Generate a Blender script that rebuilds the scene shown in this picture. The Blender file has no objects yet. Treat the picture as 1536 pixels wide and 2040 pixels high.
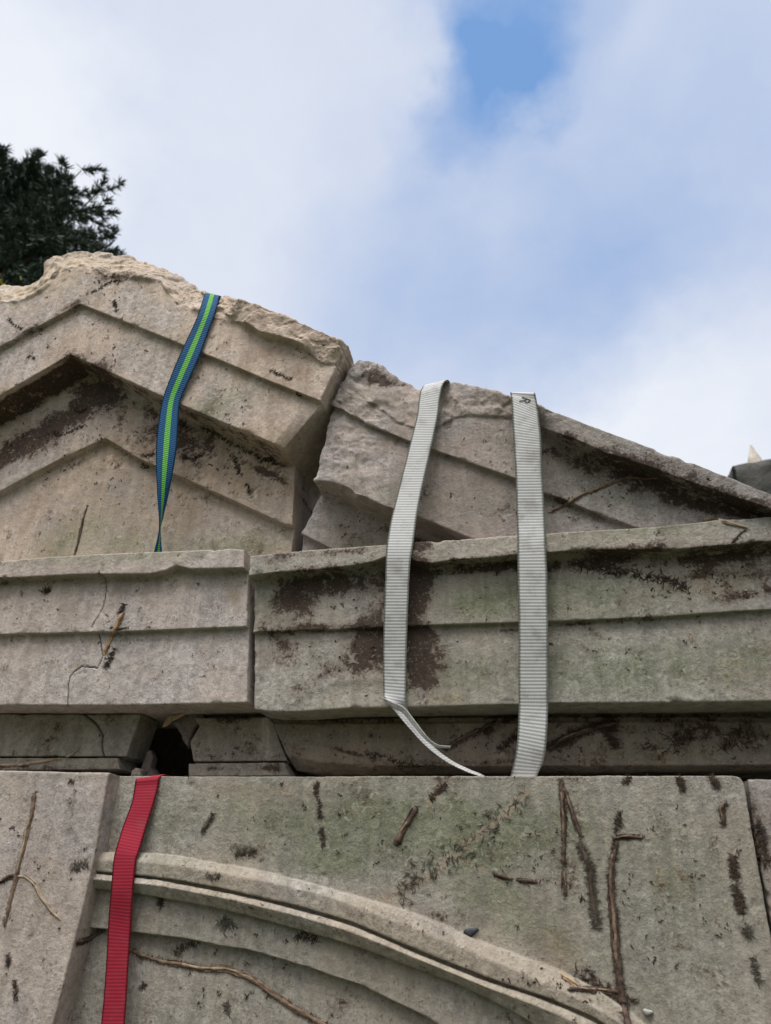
import bpy, math, random
import numpy as np
from mathutils import Vector, Matrix
from mathutils.bvhtree import BVHTree

random.seed(7); RNG = np.random.default_rng(11)
C = bpy.context.scene.collection
SC = bpy.context.scene

# ------------------------------------------------------------------ camera
F, W, H = 1500.0, 1536.0, 2040.0
CAM = np.array([0.0, -1.25, 1.40])
def _axes(p, y, r):
    cp, sp, cr, sr = math.cos(p), math.sin(p), math.cos(r), math.sin(r)
    X = np.array([math.cos(y), 0, -math.sin(y)]); Y = np.array([math.sin(y), 0, math.cos(y)]); Z = np.array([0, 1, 0])
    P = np.array([[1, 0, 0], [0, cp, -sp], [0, sp, cp]]); Q = np.array([[cr, sr, 0], [-sr, cr, 0], [0, 0, 1]])
    return np.array([Q @ P @ v for v in (X, Y, Z)])
AX = _axes(math.radians(26.48), math.radians(13.28), math.radians(2.01))
RIGHT, UP, FWD = AX[:, 0], AX[:, 1], AX[:, 2]
cd = bpy.data.cameras.new('camera'); cam = bpy.data.objects.new('camera', cd); C.objects.link(cam)
m3 = Matrix((RIGHT, UP, -FWD)).transposed()
cam.matrix_world = Matrix.Translation(Vector(CAM)) @ m3.to_4x4()
cd.sensor_fit = 'VERTICAL'; cd.sensor_height = 36.0; cd.lens = 36.0 * F / H
cd.clip_start = 0.05; cd.clip_end = 2000
cd.dof.use_dof = True; cd.dof.focus_distance = 1.45; cd.dof.aperture_fstop = cd.lens / 4.6
SC.camera = cam

def ray(px, py):
    d = RIGHT * (px - W / 2) / F + UP * (H / 2 - py) / F + FWD
    return d
def P(px, py, Y):
    d = ray(px, py)
    return CAM + d * ((Y - CAM[1]) / d[1])
def PD(px, py, dist):
    d = ray(px, py)
    return CAM + d * (dist / math.hypot(d[0], d[1]))

# ------------------------------------------------------------------ world and sun
SUN_EL, SUN_AZ = 68.0, 200.0          # azimuth clockwise from +Y: behind the camera, to its left
SC.view_settings.view_transform = 'Standard'; SC.view_settings.look = 'None'
SC.view_settings.exposure = 0.0; SC.view_settings.gamma = 1.0
wd = bpy.data.worlds.new('World'); SC.world = wd; wd.use_nodes = True
NT = wd.node_tree
class G:
    """small node helper"""
    def __init__(s, nt): s.nt = nt; nt.nodes.clear()
    def n(s, t, **k):
        nd = s.nt.nodes.new(t)
        for a, b in k.items(): setattr(nd, a, b)
        return nd
    def put(s, sock, v):
        if isinstance(v, bpy.types.NodeSocket): s.nt.links.new(v, sock)
        else: sock.default_value = v
    def m(s, op, a, b=0.0, c=0.0, clamp=False):
        nd = s.n('ShaderNodeMath', operation=op, use_clamp=clamp)
        s.put(nd.inputs[0], a); s.put(nd.inputs[1], b); s.put(nd.inputs[2], c)
        return nd.outputs[0]
    def ss(s, v, lo, hi, a=0.0, b=1.0, kind='SMOOTHSTEP'):
        nd = s.n('ShaderNodeMapRange', interpolation_type=kind)
        s.put(nd.inputs[0], v)
        for i, x in enumerate((lo, hi, a, b)): s.put(nd.inputs[1 + i], x)
        return nd.outputs[0]
    def mix(s, f, a, b, mode='MIX'):
        nd = s.n('ShaderNodeMix', data_type='RGBA', blend_type=mode)
        s.put(nd.inputs[0], f)
        for sock, v in ((nd.inputs[6], a), (nd.inputs[7], b)):
            s.put(sock, v if isinstance(v, bpy.types.NodeSocket) else (*v[:3], 1.0))
        return nd.outputs[2]
    def noise(s, vec, scale, detail=4, rough=0.55, dist=0.0):
        nd = s.n('ShaderNodeTexNoise')
        s.put(nd.inputs['Vector'], vec); nd.inputs['Scale'].default_value = scale
        nd.inputs['Detail'].default_value = detail; nd.inputs['Roughness'].default_value = rough
        nd.inputs['Distortion'].default_value = dist
        return nd.outputs[0]
    def vm(s, op, a, b=(0, 0, 0)):
        nd = s.n('ShaderNodeVectorMath', operation=op)
        s.put(nd.inputs[0], a); s.put(nd.inputs[1], b)
        return nd
def build_sky():
    g = G(NT)
    tc = g.n('ShaderNodeTexCoord'); d = tc.outputs['Generated']
    sky = g.n('ShaderNodeTexSky', sky_type='NISHITA', sun_disc=False)
    sky.sun_elevation = math.radians(SUN_EL); sky.sun_rotation = math.radians(SUN_AZ)
    sky.air_density = 1.0; sky.dust_density = 0.6; sky.ozone_density = 2.0
    sep = g.n('ShaderNodeSeparateXYZ'); g.put(sep.inputs[0], d)
    zz = g.m('ADD', g.m('MAXIMUM', sep.outputs[2], 0.0), 0.25)
    uv = g.n('ShaderNodeCombineXYZ')
    g.put(uv.inputs[0], g.m('DIVIDE', sep.outputs[0], zz)); g.put(uv.inputs[1], g.m('DIVIDE', sep.outputs[1], zz))
    n1 = g.noise(uv.outputs[0], 2.6, 8, 0.55, 0.4)
    n2 = g.noise(uv.outputs[0], 7.5, 6, 0.6, 0.2)
    wn = g.n('ShaderNodeTexNoise'); g.put(wn.inputs['Vector'], d); wn.inputs['Scale'].default_value = 4.0; wn.inputs['Detail'].default_value = 6; wn.inputs['Roughness'].default_value = .58
    wv = g.vm('MULTIPLY', g.vm('SUBTRACT', wn.outputs['Color'], (.5, .5, .5)).outputs[0], (.26, .26, .26)).outputs[0]
    dw = g.vm('NORMALIZE', g.vm('ADD', d, wv).outputs[0]).outputs[0]
    def blob(px, py, r):                 # a patch of the sky dome in a fixed direction
        v = Vector(ray(px, py)).normalized()
        dt = g.vm('DOT_PRODUCT', dw, tuple(v)).outputs['Value']
        return g.ss(dt, math.cos(math.radians(r)), 1.0)
    clear = 0.0
    for (px, py, r, w) in ((1010, -60, 9, .50), (975, 90, 6, .38), (905, 190, 5, .32), (820, 280, 5, .18), (1000, 480, 18, .30), (1370, 380, 18, .26), (740, 620, 11, .18), (1530, 120, 14, .18), (1130, 630, 10, .12), (1420, 880, 13, -.16), (1220, 170, 7, -.12)):
        clear = g.m('ADD', clear, g.m('MULTIPLY', blob(px, py, r), w)) if clear else g.m('MULTIPLY', blob(px, py, r), w)
    wisp = g.m('ADD', g.m('MULTIPLY', g.m('SUBTRACT', n1, 0.5), 0.55), g.m('MULTIPLY', g.m('SUBTRACT', n2, 0.5), 0.75))
    clear = g.m('ADD', clear, g.m('MULTIPLY', wisp, g.ss(clear, .0, .45, .12, .62)))
    clear = g.ss(clear, 0.0, 1.22, 0.0, 1.12, kind='LINEAR')
    bright = g.m('ADD', g.m('MULTIPLY', blob(20, 240, 9), .9), g.m('MULTIPLY', blob(1330, 900, 14), 0.75))
    bright = g.m('ADD', bright, g.m('MULTIPLY', blob(400, 480, 14), 0.22))
    bright = g.m('ADD', bright, g.m('ADD', .02, g.m('MULTIPLY', wisp, .8)), clamp=True)
    cloud = g.mix(bright, (6.85, 7.4, 8.7), (8.7, 9.05, 9.7))
    # unseen rear sky made brighter as an added light for the wall
    back = g.m('MULTIPLY', g.ss(sep.outputs[1], 0.2, -0.4), g.ss(sep.outputs[2], .30, .75))
    cloud = g.mix(back, cloud, (18.5, 18.1, 17.3))
    low = g.m('MULTIPLY', g.ss(sep.outputs[1], 0.1, -0.3), g.ss(sep.outputs[2], .5, .05))  # unseen rear horizon darkened so the soffits catch less light
    cloud = g.mix(low, cloud, (3.0, 3.1, 3.2))
    blue = g.mix(0.82, sky.outputs[0], (2.15, 4.1, 7.9))
    col = g.mix(clear, cloud, blue)
    bg = g.n('ShaderNodeBackground'); g.put(bg.inputs[0], col); bg.inputs[1].default_value = 0.1
    out = g.n('ShaderNodeOutputWorld'); g.put(out.inputs[0], bg.outputs[0])
build_sky()
sl = bpy.data.lights.new('sun', 'SUN'); so = bpy.data.objects.new('sun', sl); C.objects.link(so)
sl.energy = 4.2; sl.angle = math.radians(32); sl.color = (1.0, 0.975, 0.955)
_a, _e = math.radians(SUN_AZ), math.radians(SUN_EL)
sd = Vector((math.sin(_a) * math.cos(_e), math.cos(_a) * math.cos(_e), math.sin(_e)))
so.rotation_euler = sd.to_track_quat('Z', 'Y').to_euler(); so.location = sd * 30

# ------------------------------------------------------------------ numpy noise
def _h(ix, iy, iz, seed):
    h = (ix * 374761393 + iy * 668265263 + iz * 2147483647 + seed * 1274126177) & 0xFFFFFFFF
    h = ((h ^ (h >> 13)) * 1274126177) & 0xFFFFFFFF
    h = ((h ^ (h >> 16)) * 2246822519) & 0xFFFFFFFF
    return ((h ^ (h >> 15)) & 0xFFFFFF).astype(np.float32) / 16777215.0
def vn(p, seed=0):
    f = np.floor(p); i = f.astype(np.int64); t = (p - f).astype(np.float32); t = t * t * (3 - 2 * t)
    out = 0
    for a in (0, 1):
        wa = t[..., 0] if a else 1 - t[..., 0]
        for b in (0, 1):
            wb = t[..., 1] if b else 1 - t[..., 1]
            for c in (0, 1):
                wc = t[..., 2] if c else 1 - t[..., 2]
                out = out + wa * wb * wc * _h(i[..., 0] + a, i[..., 1] + b, i[..., 2] + c, seed)
    return out
ROT = np.array([[.36, .48, -.8], [-.8, .6, 0], [.48, .64, .6]])
def fbm(p, wl, oc=3, seed=0, gain=0.5):
    q = (p / wl) @ ROT.T; s = 0; a = 1.0; tot = 0
    for k in range(oc):
        s = s + a * (vn(q, seed + k * 17) - 0.5); tot += a; a *= gain; q = (q * 2.03) @ ROT.T + 3.7
    return s / tot * 2
def facet(p, wl, seed):
    """piecewise flat relief, like broken stone"""
    q = (p / wl) @ ROT.T; f = np.floor(q).astype(np.int64); best = np.full(q.shape[:-1], 9.0); val = np.zeros(q.shape[:-1])
    for a in (-1, 0, 1):
        for b in (-1, 0, 1):
            for c in (-1, 0, 1):
                i = f + np.array([a, b, c]); h = [_h(i[..., 0], i[..., 1], i[..., 2], seed + k) for k in range(7)]
                d = q - (i + np.stack(h[:3], -1)); dd = (d * d).sum(-1); v = (d * (np.stack(h[3:6], -1) - .5)).sum(-1) * 2 + (h[6] - .5) * .5
                m = dd < best; best = np.where(m, dd, best); val = np.where(m, v, val)
    return val
def sstep(x, a, b):
    t = np.clip((x - a) / (b - a), 0, 1); return t * t * (3 - 2 * t)
def box(g, k, ax):
    """moving average along an axis, ends held"""
    if k < 1: return g
    pad = [(0, 0)] * g.ndim; pad[ax] = (k, k)
    q = np.pad(g, pad, mode='edge'); c = np.cumsum(q, axis=ax)
    z = np.zeros_like(np.take(c, [0], axis=ax)); c = np.concatenate([z, c], axis=ax)
    n = g.shape[ax]; L = 2 * k + 1
    return (np.take(c, range(L, L + n), axis=ax) - np.take(c, range(0, n), axis=ax)) / L

# ------------------------------------------------------------------ materials
def mat(name):
    m = bpy.data.materials.new(name); m.use_nodes = True
    g = G(m.node_tree); b = g.n('ShaderNodeBsdfPrincipled'); o = g.n('ShaderNodeOutputMaterial')
    g.put(o.inputs[0], b.outputs[0]); return m, g, b
def attr(g, name):
    a = g.n('ShaderNodeAttribute', attribute_name=name); s = g.n('ShaderNodeSeparateColor')
    g.put(s.inputs[0], a.outputs['Color']); return (*s.outputs[:3], a.outputs['Alpha'])
def bump(g, b, hgt, dist, strength=1.0):
    n = g.n('ShaderNodeBump'); n.inputs['Strength'].default_value = strength; n.inputs['Distance'].default_value = dist
    g.put(n.inputs['Height'], hgt); g.put(b.inputs['Normal'], n.outputs[0])
def stone_mat():
    m, g, b = mat('weathered_limestone')
    tc = g.n('ShaderNodeTexCoord').outputs['Object']
    moss, dark, fresh, pale = attr(g, 'mk'); crack, trail, grey, rust = attr(g, 'mk2')
    n0 = g.noise(tc, 5, 5, .6); n1 = g.noise(tc, 19, 6, .62, .3); n2 = g.noise(tc, 75, 6, .68); n3 = g.noise(tc, 230, 5, .72); n4 = g.noise(tc, 520, 3, .75)
    base = g.mix(g.ss(n1, .36, .64), (.350, .280, .230), (.540, .462, .402))
    base = g.mix(g.ss(n0, .42, .62), base, g.mix(g.ss(n2, .35, .65), (.315, .284, .268), (.485, .449, .430)))
    base = g.mix(g.m('MULTIPLY', fresh, g.ss(n1, .25, .6)), base, g.mix(n2, (.37, .30, .225), (.56, .48, .375)))
    gcol = g.mix(g.ss(n2, .2, .8), (.285, .267, .260), (.445, .423, .412))
    base = g.mix(grey, base, gcol)
    mf = g.m('MULTIPLY', moss, g.ss(g.m('ADD', g.m('MULTIPLY', n1, .7), g.m('MULTIPLY', n2, .28)), .32, .62, .5, 1.15), clamp=True)
    base = g.mix(mf, base, g.mix(g.ss(n2, .25, .75), (.155, .166, .108), (.265, .272, .203)))
    rf = g.m('MULTIPLY', rust, g.ss(n2, .35, .6), clamp=True)
    base = g.mix(rf, base, (.235, .165, .085))
    pf = g.ss(g.m('ADD', pale, g.m('MULTIPLY', g.m('SUBTRACT', n2, .5), 1.2)), .45, .62)
    base = g.mix(g.m('MULTIPLY', pf, .75), base, (.54, .53, .49))
    tf = g.ss(g.m('ADD', trail, g.m('MULTIPLY', g.m('SUBTRACT', n2, .5), 1.5)), .42, .66)
    base = g.mix(g.m('MULTIPLY', tf, .8), base, (.37, .305, .24))
    # black crust, root stain and painted soffit and lip shade, broken up by grain
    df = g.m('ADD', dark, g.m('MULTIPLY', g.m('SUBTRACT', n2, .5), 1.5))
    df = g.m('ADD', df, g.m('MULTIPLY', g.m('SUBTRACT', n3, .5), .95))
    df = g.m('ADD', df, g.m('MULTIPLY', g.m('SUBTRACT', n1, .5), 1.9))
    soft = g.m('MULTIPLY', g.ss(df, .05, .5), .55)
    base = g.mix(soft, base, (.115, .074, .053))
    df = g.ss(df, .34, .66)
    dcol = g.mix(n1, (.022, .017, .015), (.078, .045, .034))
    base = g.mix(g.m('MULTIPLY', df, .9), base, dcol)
    sp = g.m('MULTIPLY', g.ss(n2, .60, .70), g.ss(n3, .46, .56))
    base = g.mix(g.m('MULTIPLY', sp, .75), base, (.075, .058, .045))
    pit = g.ss(n3, .58, .66)
    base = g.mix(g.m('MULTIPLY', pit, .34), base, (.10, .082, .065))
    lite = g.ss(n3, .42, .34)
    base = g.mix(g.m('MULTIPLY', lite, .30), base, (.60, .55, .48))
    base = g.mix(g.ss(n0, .36, .62, .35, 1.0), base, g.mix(1.0, base, g.mix(g.ss(n4, .32, .68), (.86, .86, .86), (1.13, 1.13, 1.13)), 'MULTIPLY'))
    base = g.mix(1.0, base, g.mix(g.ss(n2, .3, .7), (.91, .91, .91), (1.08, 1.08, 1.08)), 'MULTIPLY')
    streak = g.noise(g.vm('MULTIPLY', tc, (1, 1, .13)).outputs[0], 42, 5, .6, .4)
    base = g.mix(1.0, base, g.mix(g.ss(streak, .36, .62), (.86, .86, .86), (1.05, 1.05, 1.05)), 'MULTIPLY')
    spot = g.m('MULTIPLY', g.ss(g.noise(tc, 48, 2, .5, 1.2), .60, .66), g.ss(n1, .46, .62))
    base = g.mix(g.m('MULTIPLY', spot, .35), base, (.56, .54, .50))
    base = g.mix(1.0, base, g.n('ShaderNodeObjectInfo').outputs['Color'], 'MULTIPLY')
    base = g.mix(g.m('MULTIPLY', crack, .92, clamp=True), base, (.03, .023, .018))
    g.put(b.inputs['Base Color'], base); b.inputs['Roughness'].default_value = .92
    b.inputs['Specular IOR Level'].default_value = .18
    hh = g.m('ADD', g.m('MULTIPLY', n2, .9), g.m('MULTIPLY', n3, .75)); hh = g.m('ADD', hh, g.m('MULTIPLY', n4, .30))
    hh = g.m('SUBTRACT', hh, g.m('MULTIPLY', pit, .25))
    bump(g, b, hh, .0025, .9)
    return m
STONE = stone_mat()
def strap_mat(name, c1, c2, stripe=None, rib=2.1, cols=22, dirt=.25, shift=.5, bd=.0012):
    """woven webbing: u runs across in 0..1, v along in metres"""
    m, g, b = mat(name)
    uv = g.n('ShaderNodeUVMap', uv_map='weave').outputs[0]
    s = g.n('ShaderNodeSeparateXYZ'); g.put(s.inputs[0], uv); u, v = s.outputs[0], s.outputs[1]
    rows = g.m('MULTIPLY', v, 1000 / rib); cc = g.m('MULTIPLY', u, cols)
    odd = g.m('FLOOR', g.m('MODULO', cc, 2.0))
    rr = g.m('ADD', rows, g.m('MULTIPLY', odd, shift))
    rv = g.m('SINE', g.m('MULTIPLY', rr, math.tau)); cv = g.m('ABSOLUTE', g.m('SINE', g.m('MULTIPLY', cc, math.pi)))
    hgt = g.m('MULTIPLY', g.m('ADD', g.m('MULTIPLY', rv, .5), .5), g.m('ADD', .45, g.m('MULTIPLY', cv, .55)))
    nz = g.noise(g.n('ShaderNodeTexCoord').outputs['Object'], 30, 5, .65); nf = g.noise(g.n('ShaderNodeTexCoord').outputs['Object'], 700, 2, .6)
    ca, cb = c1, c2
    if stripe:
        e = g.m('ABSOLUTE', g.m('SUBTRACT', u, .5)); e = g.m('ADD', e, g.m('MULTIPLY', rv, .010))
        k = g.ss(e, .125, .14)
        ca = g.mix(k, stripe[0], c1); cb = g.mix(k, stripe[1], c2)
    col = g.mix(g.ss(hgt, .05, .7), cb, ca)
    col = g.mix(g.m('MULTIPLY', g.ss(nz, .45, .75), dirt), col, (.16, .135, .105))
    col = g.mix(1.0, col, g.mix(nf, (.8, .8, .8), (1.2, 1.2, 1.2)), 'MULTIPLY')
    g.put(b.inputs['Base Color'], col); b.inputs['Roughness'].default_value = .78
    b.inputs['Specular IOR Level'].default_value = .22
    bump(g, b, hgt, bd, 1.0); return m
WHITE = strap_mat('white_webbing', (.53, .53, .53), (.37, .37, .37), rib=5.6, cols=20, dirt=.5, shift=.10, bd=.0004)
BLUE = strap_mat('blue_green_webbing', (.003, .088, .225), (.001, .040, .115), ((.17, .53, .085), (.05, .22, .03)), rib=4.6, cols=16, dirt=.04, shift=.0)
RED = strap_mat('red_webbing', (.275, .013, .031), (.20, .010, .024), rib=4.8, cols=26, dirt=.14, shift=.0, bd=.00022)
def simple(name, ca, cb, scale=60, rough=.85, bd=.001, stretch=None, spec=.25):
    m, g, b = mat(name); tc = g.n('ShaderNodeTexCoord').outputs['Object']
    v = tc
    if stretch: v = g.vm('MULTIPLY', tc, stretch).outputs[0]
    n = g.noise(v, scale, 6, .65); n2 = g.noise(tc, scale * 5, 4, .65)
    col = g.mix(g.ss(n, .3, .7), ca, cb); col = g.mix(1.0, col, g.mix(n2, (.6, .6, .6), (1.4, 1.4, 1.4)), 'MULTIPLY')
    g.put(b.inputs['Base Color'], col); b.inputs['Roughness'].default_value = rough; b.inputs['Specular IOR Level'].default_value = spec
    bump(g, b, g.m('ADD', n, g.m('MULTIPLY', n2, .5)), bd); return m
BARK = simple('ivy_bark', (.085, .055, .038), (.235, .165, .115), 90, .9, .0015)
DARKBARK = simple('rotten_ivy_bark', (.022, .015, .012), (.12, .082, .062), 90, .95, .0015)
ROOT = simple('ivy_rootlet', (.022, .015, .012), (.10, .066, .05), 120, .95, .0005)
ROOTG = simple('grey_ivy_rootlet', (.05, .045, .035), (.13, .115, .09), 120, .95, .0005)
WOOD = simple('bare_wood', (.20, .115, .06), (.43, .29, .17), 70, .75, .0012)
PALEWOOD = simple('weathered_wood', (.17, .125, .085), (.37, .29, .205), 80, .85, .0012)
LEAF = simple('dead_leaf', (.22, .15, .09), (.42, .33, .23), 60, .8, .0006)
FRAY = simple('frayed_webbing', (.22, .21, .195), (.40, .39, .37), 400, .8, .001)
INK = simple('black_ink', (.02, .02, .022), (.05, .05, .055), 300, .7, .0002)
SLATE = simple('blue_black_chip', (.015, .018, .024), (.04, .045, .055), 80, .6, .001)
NEEDLE = simple('conifer_needles', (.036, .056, .044), (.085, .115, .082), 2.2, .7, .002)
YLEAF = simple('yellow_leaves', (.30, .24, .03), (.52, .42, .06), 6, .7, .002)
TRUNK = simple('tree_bark', (.05, .038, .03), (.12, .095, .075), 12, .95, .01)
MASON = simple('dark_masonry', (.030, .031, .030), (.085, .082, .075), 5, .95, .02)
PINN = simple('pinnacle_stone', (.34, .28, .22), (.46, .45, .41), 7, .9, .004)
GROUND = simple('ground_turf', (.03, .04, .016), (.075, .085, .04), 9, .95, .01)
HOLE_SHADE = simple('hole_shade_backing', (.028, .023, .018), (.06, .05, .04), 40, .98, .004)  # near-black colour standing in for the shade inside the hole

# ------------------------------------------------------------------ object helpers
def tag(o, label=None, cat=None, group=None, kind=None):
    if label: o['label'] = label
    if cat: o['category'] = cat
    if group: o['group'] = group
    if kind: o['kind'] = kind
    return o
def mesh(name, V, faces, m, parent=None, smooth=True, attrs=None, origin=True, uv=None):
    """faces: list of int arrays (n,3) or (n,4), or python lists for ngons"""
    V = np.asarray(V, float); me = bpy.data.meshes.new(name)
    org = np.zeros(3)
    if origin and parent is None:
        org = (V.min(0) + V.max(0)) / 2; org[2] = V[:, 2].min()
    loops, starts, tot = [], [], 0
    for f in faces:
        f = np.asarray(f, np.int32)
        if f.ndim == 1: f = f[None]
        loops.append(f.ravel()); starts.append(tot + np.arange(len(f), dtype=np.int32) * f.shape[1]); tot += f.size
    loops = np.concatenate(loops); starts = np.concatenate(starts)
    me.vertices.add(len(V)); me.vertices.foreach_set('co', (V - org).astype(np.float32).ravel())
    me.loops.add(len(loops)); me.loops.foreach_set('vertex_index', loops.astype(np.int32))
    me.polygons.add(len(starts)); me.polygons.foreach_set('loop_start', starts.astype(np.int32))
    me.update(calc_edges=True); me.validate()
    if smooth: me.polygons.foreach_set('use_smooth', np.ones(len(me.polygons), bool))
    for k, a in (attrs or {}).items():
        at = me.color_attributes.new(k, 'FLOAT_COLOR', 'POINT'); at.data.foreach_set('color', a.astype(np.float32).ravel())
    if uv is not None:
        l = me.uv_layers.new(name='weave'); l.data.foreach_set('uv', uv[loops].astype(np.float32).ravel())
    me.materials.append(m)
    o = bpy.data.objects.new(name, me); C.objects.link(o)
    o.location = org
    if parent is not None:
        o.parent = parent; o.location = -np.array(parent.location)
    return o
def gridfaces(nu, nv, closed_v=False, off=0):
    i = np.arange(nu - 1)[:, None]; j = np.arange(nv if closed_v else nv - 1)[None]
    a = i * nv + j; b = i * nv + (j + 1) % nv
    return (np.stack([a, b, b + nv, a + nv], -1).reshape(-1, 4) + off)
def empty(name, loc):
    o = bpy.data.objects.new(name, None); o.empty_display_size = .05; C.objects.link(o); o.location = loc; return o

# ------------------------------------------------------------------ stone blocks
SURF_V, SURF_F, _nsurf = [], [], 0
RES = 0.0021
def line3(spec, T, Yd):
    """spec: [(px,py[,t[,Y]])...] -> 3-D points at the parameters T"""
    n = len(spec); px = [p[0] for p in spec]; t = [p[2] if len(p) > 2 and p[2] is not None else None for p in spec]
    if t[0] is None: t[0] = 0.0
    if t[-1] is None: t[-1] = 1.0
    k = 0
    while k < n - 1:
        e = k + 1
        while t[e] is None: e += 1
        acc = [0]
        for q in range(k, e): acc.append(acc[-1] + math.hypot(spec[q + 1][0] - spec[q][0], .3 * (spec[q + 1][1] - spec[q][1])))
        for q in range(k + 1, e): t[q] = t[k] + (t[e] - t[k]) * acc[q - k] / acc[-1]
        k = e
    p3 = np.array([P(p[0], p[1], p[3] if len(p) > 3 else Yd) for p in spec])
    return np.stack([np.interp(T, t, p3[:, c]) for c in range(3)], -1)
def seg_d(x, z, pts):
    """distance to a polyline in the facade plane"""
    d = np.full(x.shape, 9.0)
    for (a, b) in zip(pts[:-1], pts[1:]):
        ax, az, bx, bz = a[0], a[2], b[0], b[2]; L = (bx - ax) ** 2 + (bz - az) ** 2 + 1e-12
        t = np.clip(((x - ax) * (bx - ax) + (z - az) * (bz - az)) / L, 0, 1)
        d = np.minimum(d, np.hypot(x - ax - t * (bx - ax), z - az - t * (bz - az)))
    return d
CH = dict(moss=0, dark=1, fresh=2, pale=3, crack=4, trail=5, grey=6, rust=7)
def block(name, label, lines, back, seed, zmin=None, rough=None, sculpt=None, paint=(), strokes=(), base=None, Yp=0.0, tint=(1, 1, 1),
          chip=1.0, cat='stone block', res=RES, wear=1, relief=1.0, even=0, rows=None, ext=None, cracks=()):
    """lines: list of (Y, spec) or ('d', dY) meaning the line above moved by dY in depth"""
    global _nsurf
    T = np.linspace(0, 1, 400); L = []
    for q in lines:
        if q[0] == 'd': a = L[-1].copy(); a[:, 1] += q[1]; L.append(a)
        else: L.append(line3(q[1], T, q[0]))
    if even: L = [L[0]] + [box(a, even, 0) for a in L[1:]]
    ln = np.mean([np.linalg.norm(np.diff(a, axis=0), axis=1).sum() for a in L]); nu = max(6, int(ln / res))
    Tn = np.linspace(0, 1, nu); L = [np.stack([np.interp(Tn, T, a[:, c]) for c in range(3)], -1) for a in L]
    G_ = []
    for k in range(len(L) - 1):
        dist = np.percentile(np.linalg.norm(L[k + 1] - L[k], axis=1), 75); n = max(2, int(round(dist / res)))
        for s in range(n): G_.append(L[k] + (L[k + 1] - L[k]) * s / n)
    G_.append(L[-1]); g = np.stack(G_, 1)
    if zmin is not None: g[..., 2] = np.maximum(g[..., 2], zmin)
    # returns to the back on all four sides
    stp = [0]; w = res
    while stp[-1] < 1: stp.append(min(1, stp[-1] + w / .2)); w *= 1.16
    stp = stp[1:]
    def ret(row, s):
        r = row.copy(); r[..., 1] = row[..., 1] + (back - row[..., 1]) * s; return r
    top = [ret(g[:, 0], s) for s in stp][::-1]; bot = [ret(g[:, -1], s) for s in stp]
    g = np.concatenate([np.stack(top, 1), g, np.stack(bot, 1)], 1)
    lf = [ret(g[0], s) for s in stp][::-1]; rt = [ret(g[-1], s) for s in stp]
    g = np.concatenate([np.stack(lf, 0), g, np.stack(rt, 0)], 0)
    # worn arrises: soft everywhere, chipped in places
    s1 = g + (box(box(g, wear, 1), wear, 0) - g) * .8
    s2 = box(box(box(g, 5, 1), 5, 0), 3, 1)
    cm = sstep(fbm(g, .028, 3, seed + 3), .16, .55)[..., None] * chip
    g = s1 + (s2 - s1) * np.clip(cm, 0, 1)
    if sculpt: g = sculpt(g)
    du = np.gradient(g, axis=0); dv = np.gradient(g, axis=1); N = np.cross(dv, du)
    N = box(box(N, 2, 0), 2, 1); N /= np.linalg.norm(N, axis=-1, keepdims=True) + 1e-12
    if N[len(N) // 2, N.shape[1] // 2, 1] > 0: N = -N; flip = True
    else: flip = False
    pos = g.copy()
    d = .0011 * fbm(pos, .05, 3, seed) + .00055 * fbm(pos, .012, 2, seed + 5) + .0003 * fbm(pos, .005, 2, seed + 8)
    pit = sstep(fbm(pos, .018, 2, seed + 9), .5, .8); d = (d - .0012 * pit) * relief
    if rough is not None:
        a = rough(pos); rg = fbm(pos, .075, 2, seed + 21) + .55 * fbm(pos, .03, 3, seed + 31) ; r2 = 1 - 2 * np.abs(fbm(pos, .045, 3, seed + 41))
        fc = np.zeros(a.shape); mk = a > .02; pw = pos[mk] + .006 * np.stack([fbm(pos[mk], .02, 2, seed + 61 + k) for k in range(3)], -1); fc[mk] = facet(pw * np.array([.7, 1, 1.3]), .040, seed + 71) + .5 * facet(pw, .016, seed + 81); fc = box(box(fc, 1, 0), 1, 1)
        d = d + a * (.0075 * rg + .003 * r2 + .0055 * fc + .0018 * fbm(pos, .009, 3, seed + 51, .65))
    A = np.zeros((*g.shape[:2], 8)); x, z = pos[..., 0], pos[..., 2]
    for k, v in (base or {}).items(): A[..., CH[k]] = v
    for (ch, px, py, rx, ry, an, st) in paint:
        c = P(px, py, Yp); sc = np.linalg.norm(P(px + 1, py, Yp) - c)
        dx, dz = (x - c[0]) / sc, (z - c[2]) / sc; ca, sa = math.cos(math.radians(an)), math.sin(math.radians(an))
        q = ((dx * ca + dz * sa) / rx) ** 2 + ((-dx * sa + dz * ca) / ry) ** 2
        A[..., CH[ch]] += st * np.exp(-q * 1.2)
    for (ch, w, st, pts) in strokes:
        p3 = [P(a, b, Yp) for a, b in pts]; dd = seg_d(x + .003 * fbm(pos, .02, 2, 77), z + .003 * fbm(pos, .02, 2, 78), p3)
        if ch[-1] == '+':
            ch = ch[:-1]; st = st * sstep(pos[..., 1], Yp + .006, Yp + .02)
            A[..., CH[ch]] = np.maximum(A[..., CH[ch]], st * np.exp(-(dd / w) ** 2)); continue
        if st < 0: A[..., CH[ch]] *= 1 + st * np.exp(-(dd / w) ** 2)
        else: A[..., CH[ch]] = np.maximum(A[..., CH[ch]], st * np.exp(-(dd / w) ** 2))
    for (w, pts) in cracks:
        p3 = [P(a, b, Yp) for a, b in pts]; dd = seg_d(x + .0012 * fbm(pos, .009, 2, 87), z + .0012 * fbm(pos, .009, 2, 88), p3)
        k = 1 - sstep(dd, w * .45, w * 1.15); A[..., 4] = np.maximum(A[..., 4], k); d = d - .003 * k
    g = g + N * d[..., None]
    nu, nv = g.shape[:2]; F_ = gridfaces(nu, nv)
    if not flip: F_ = F_[:, ::-1]
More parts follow.
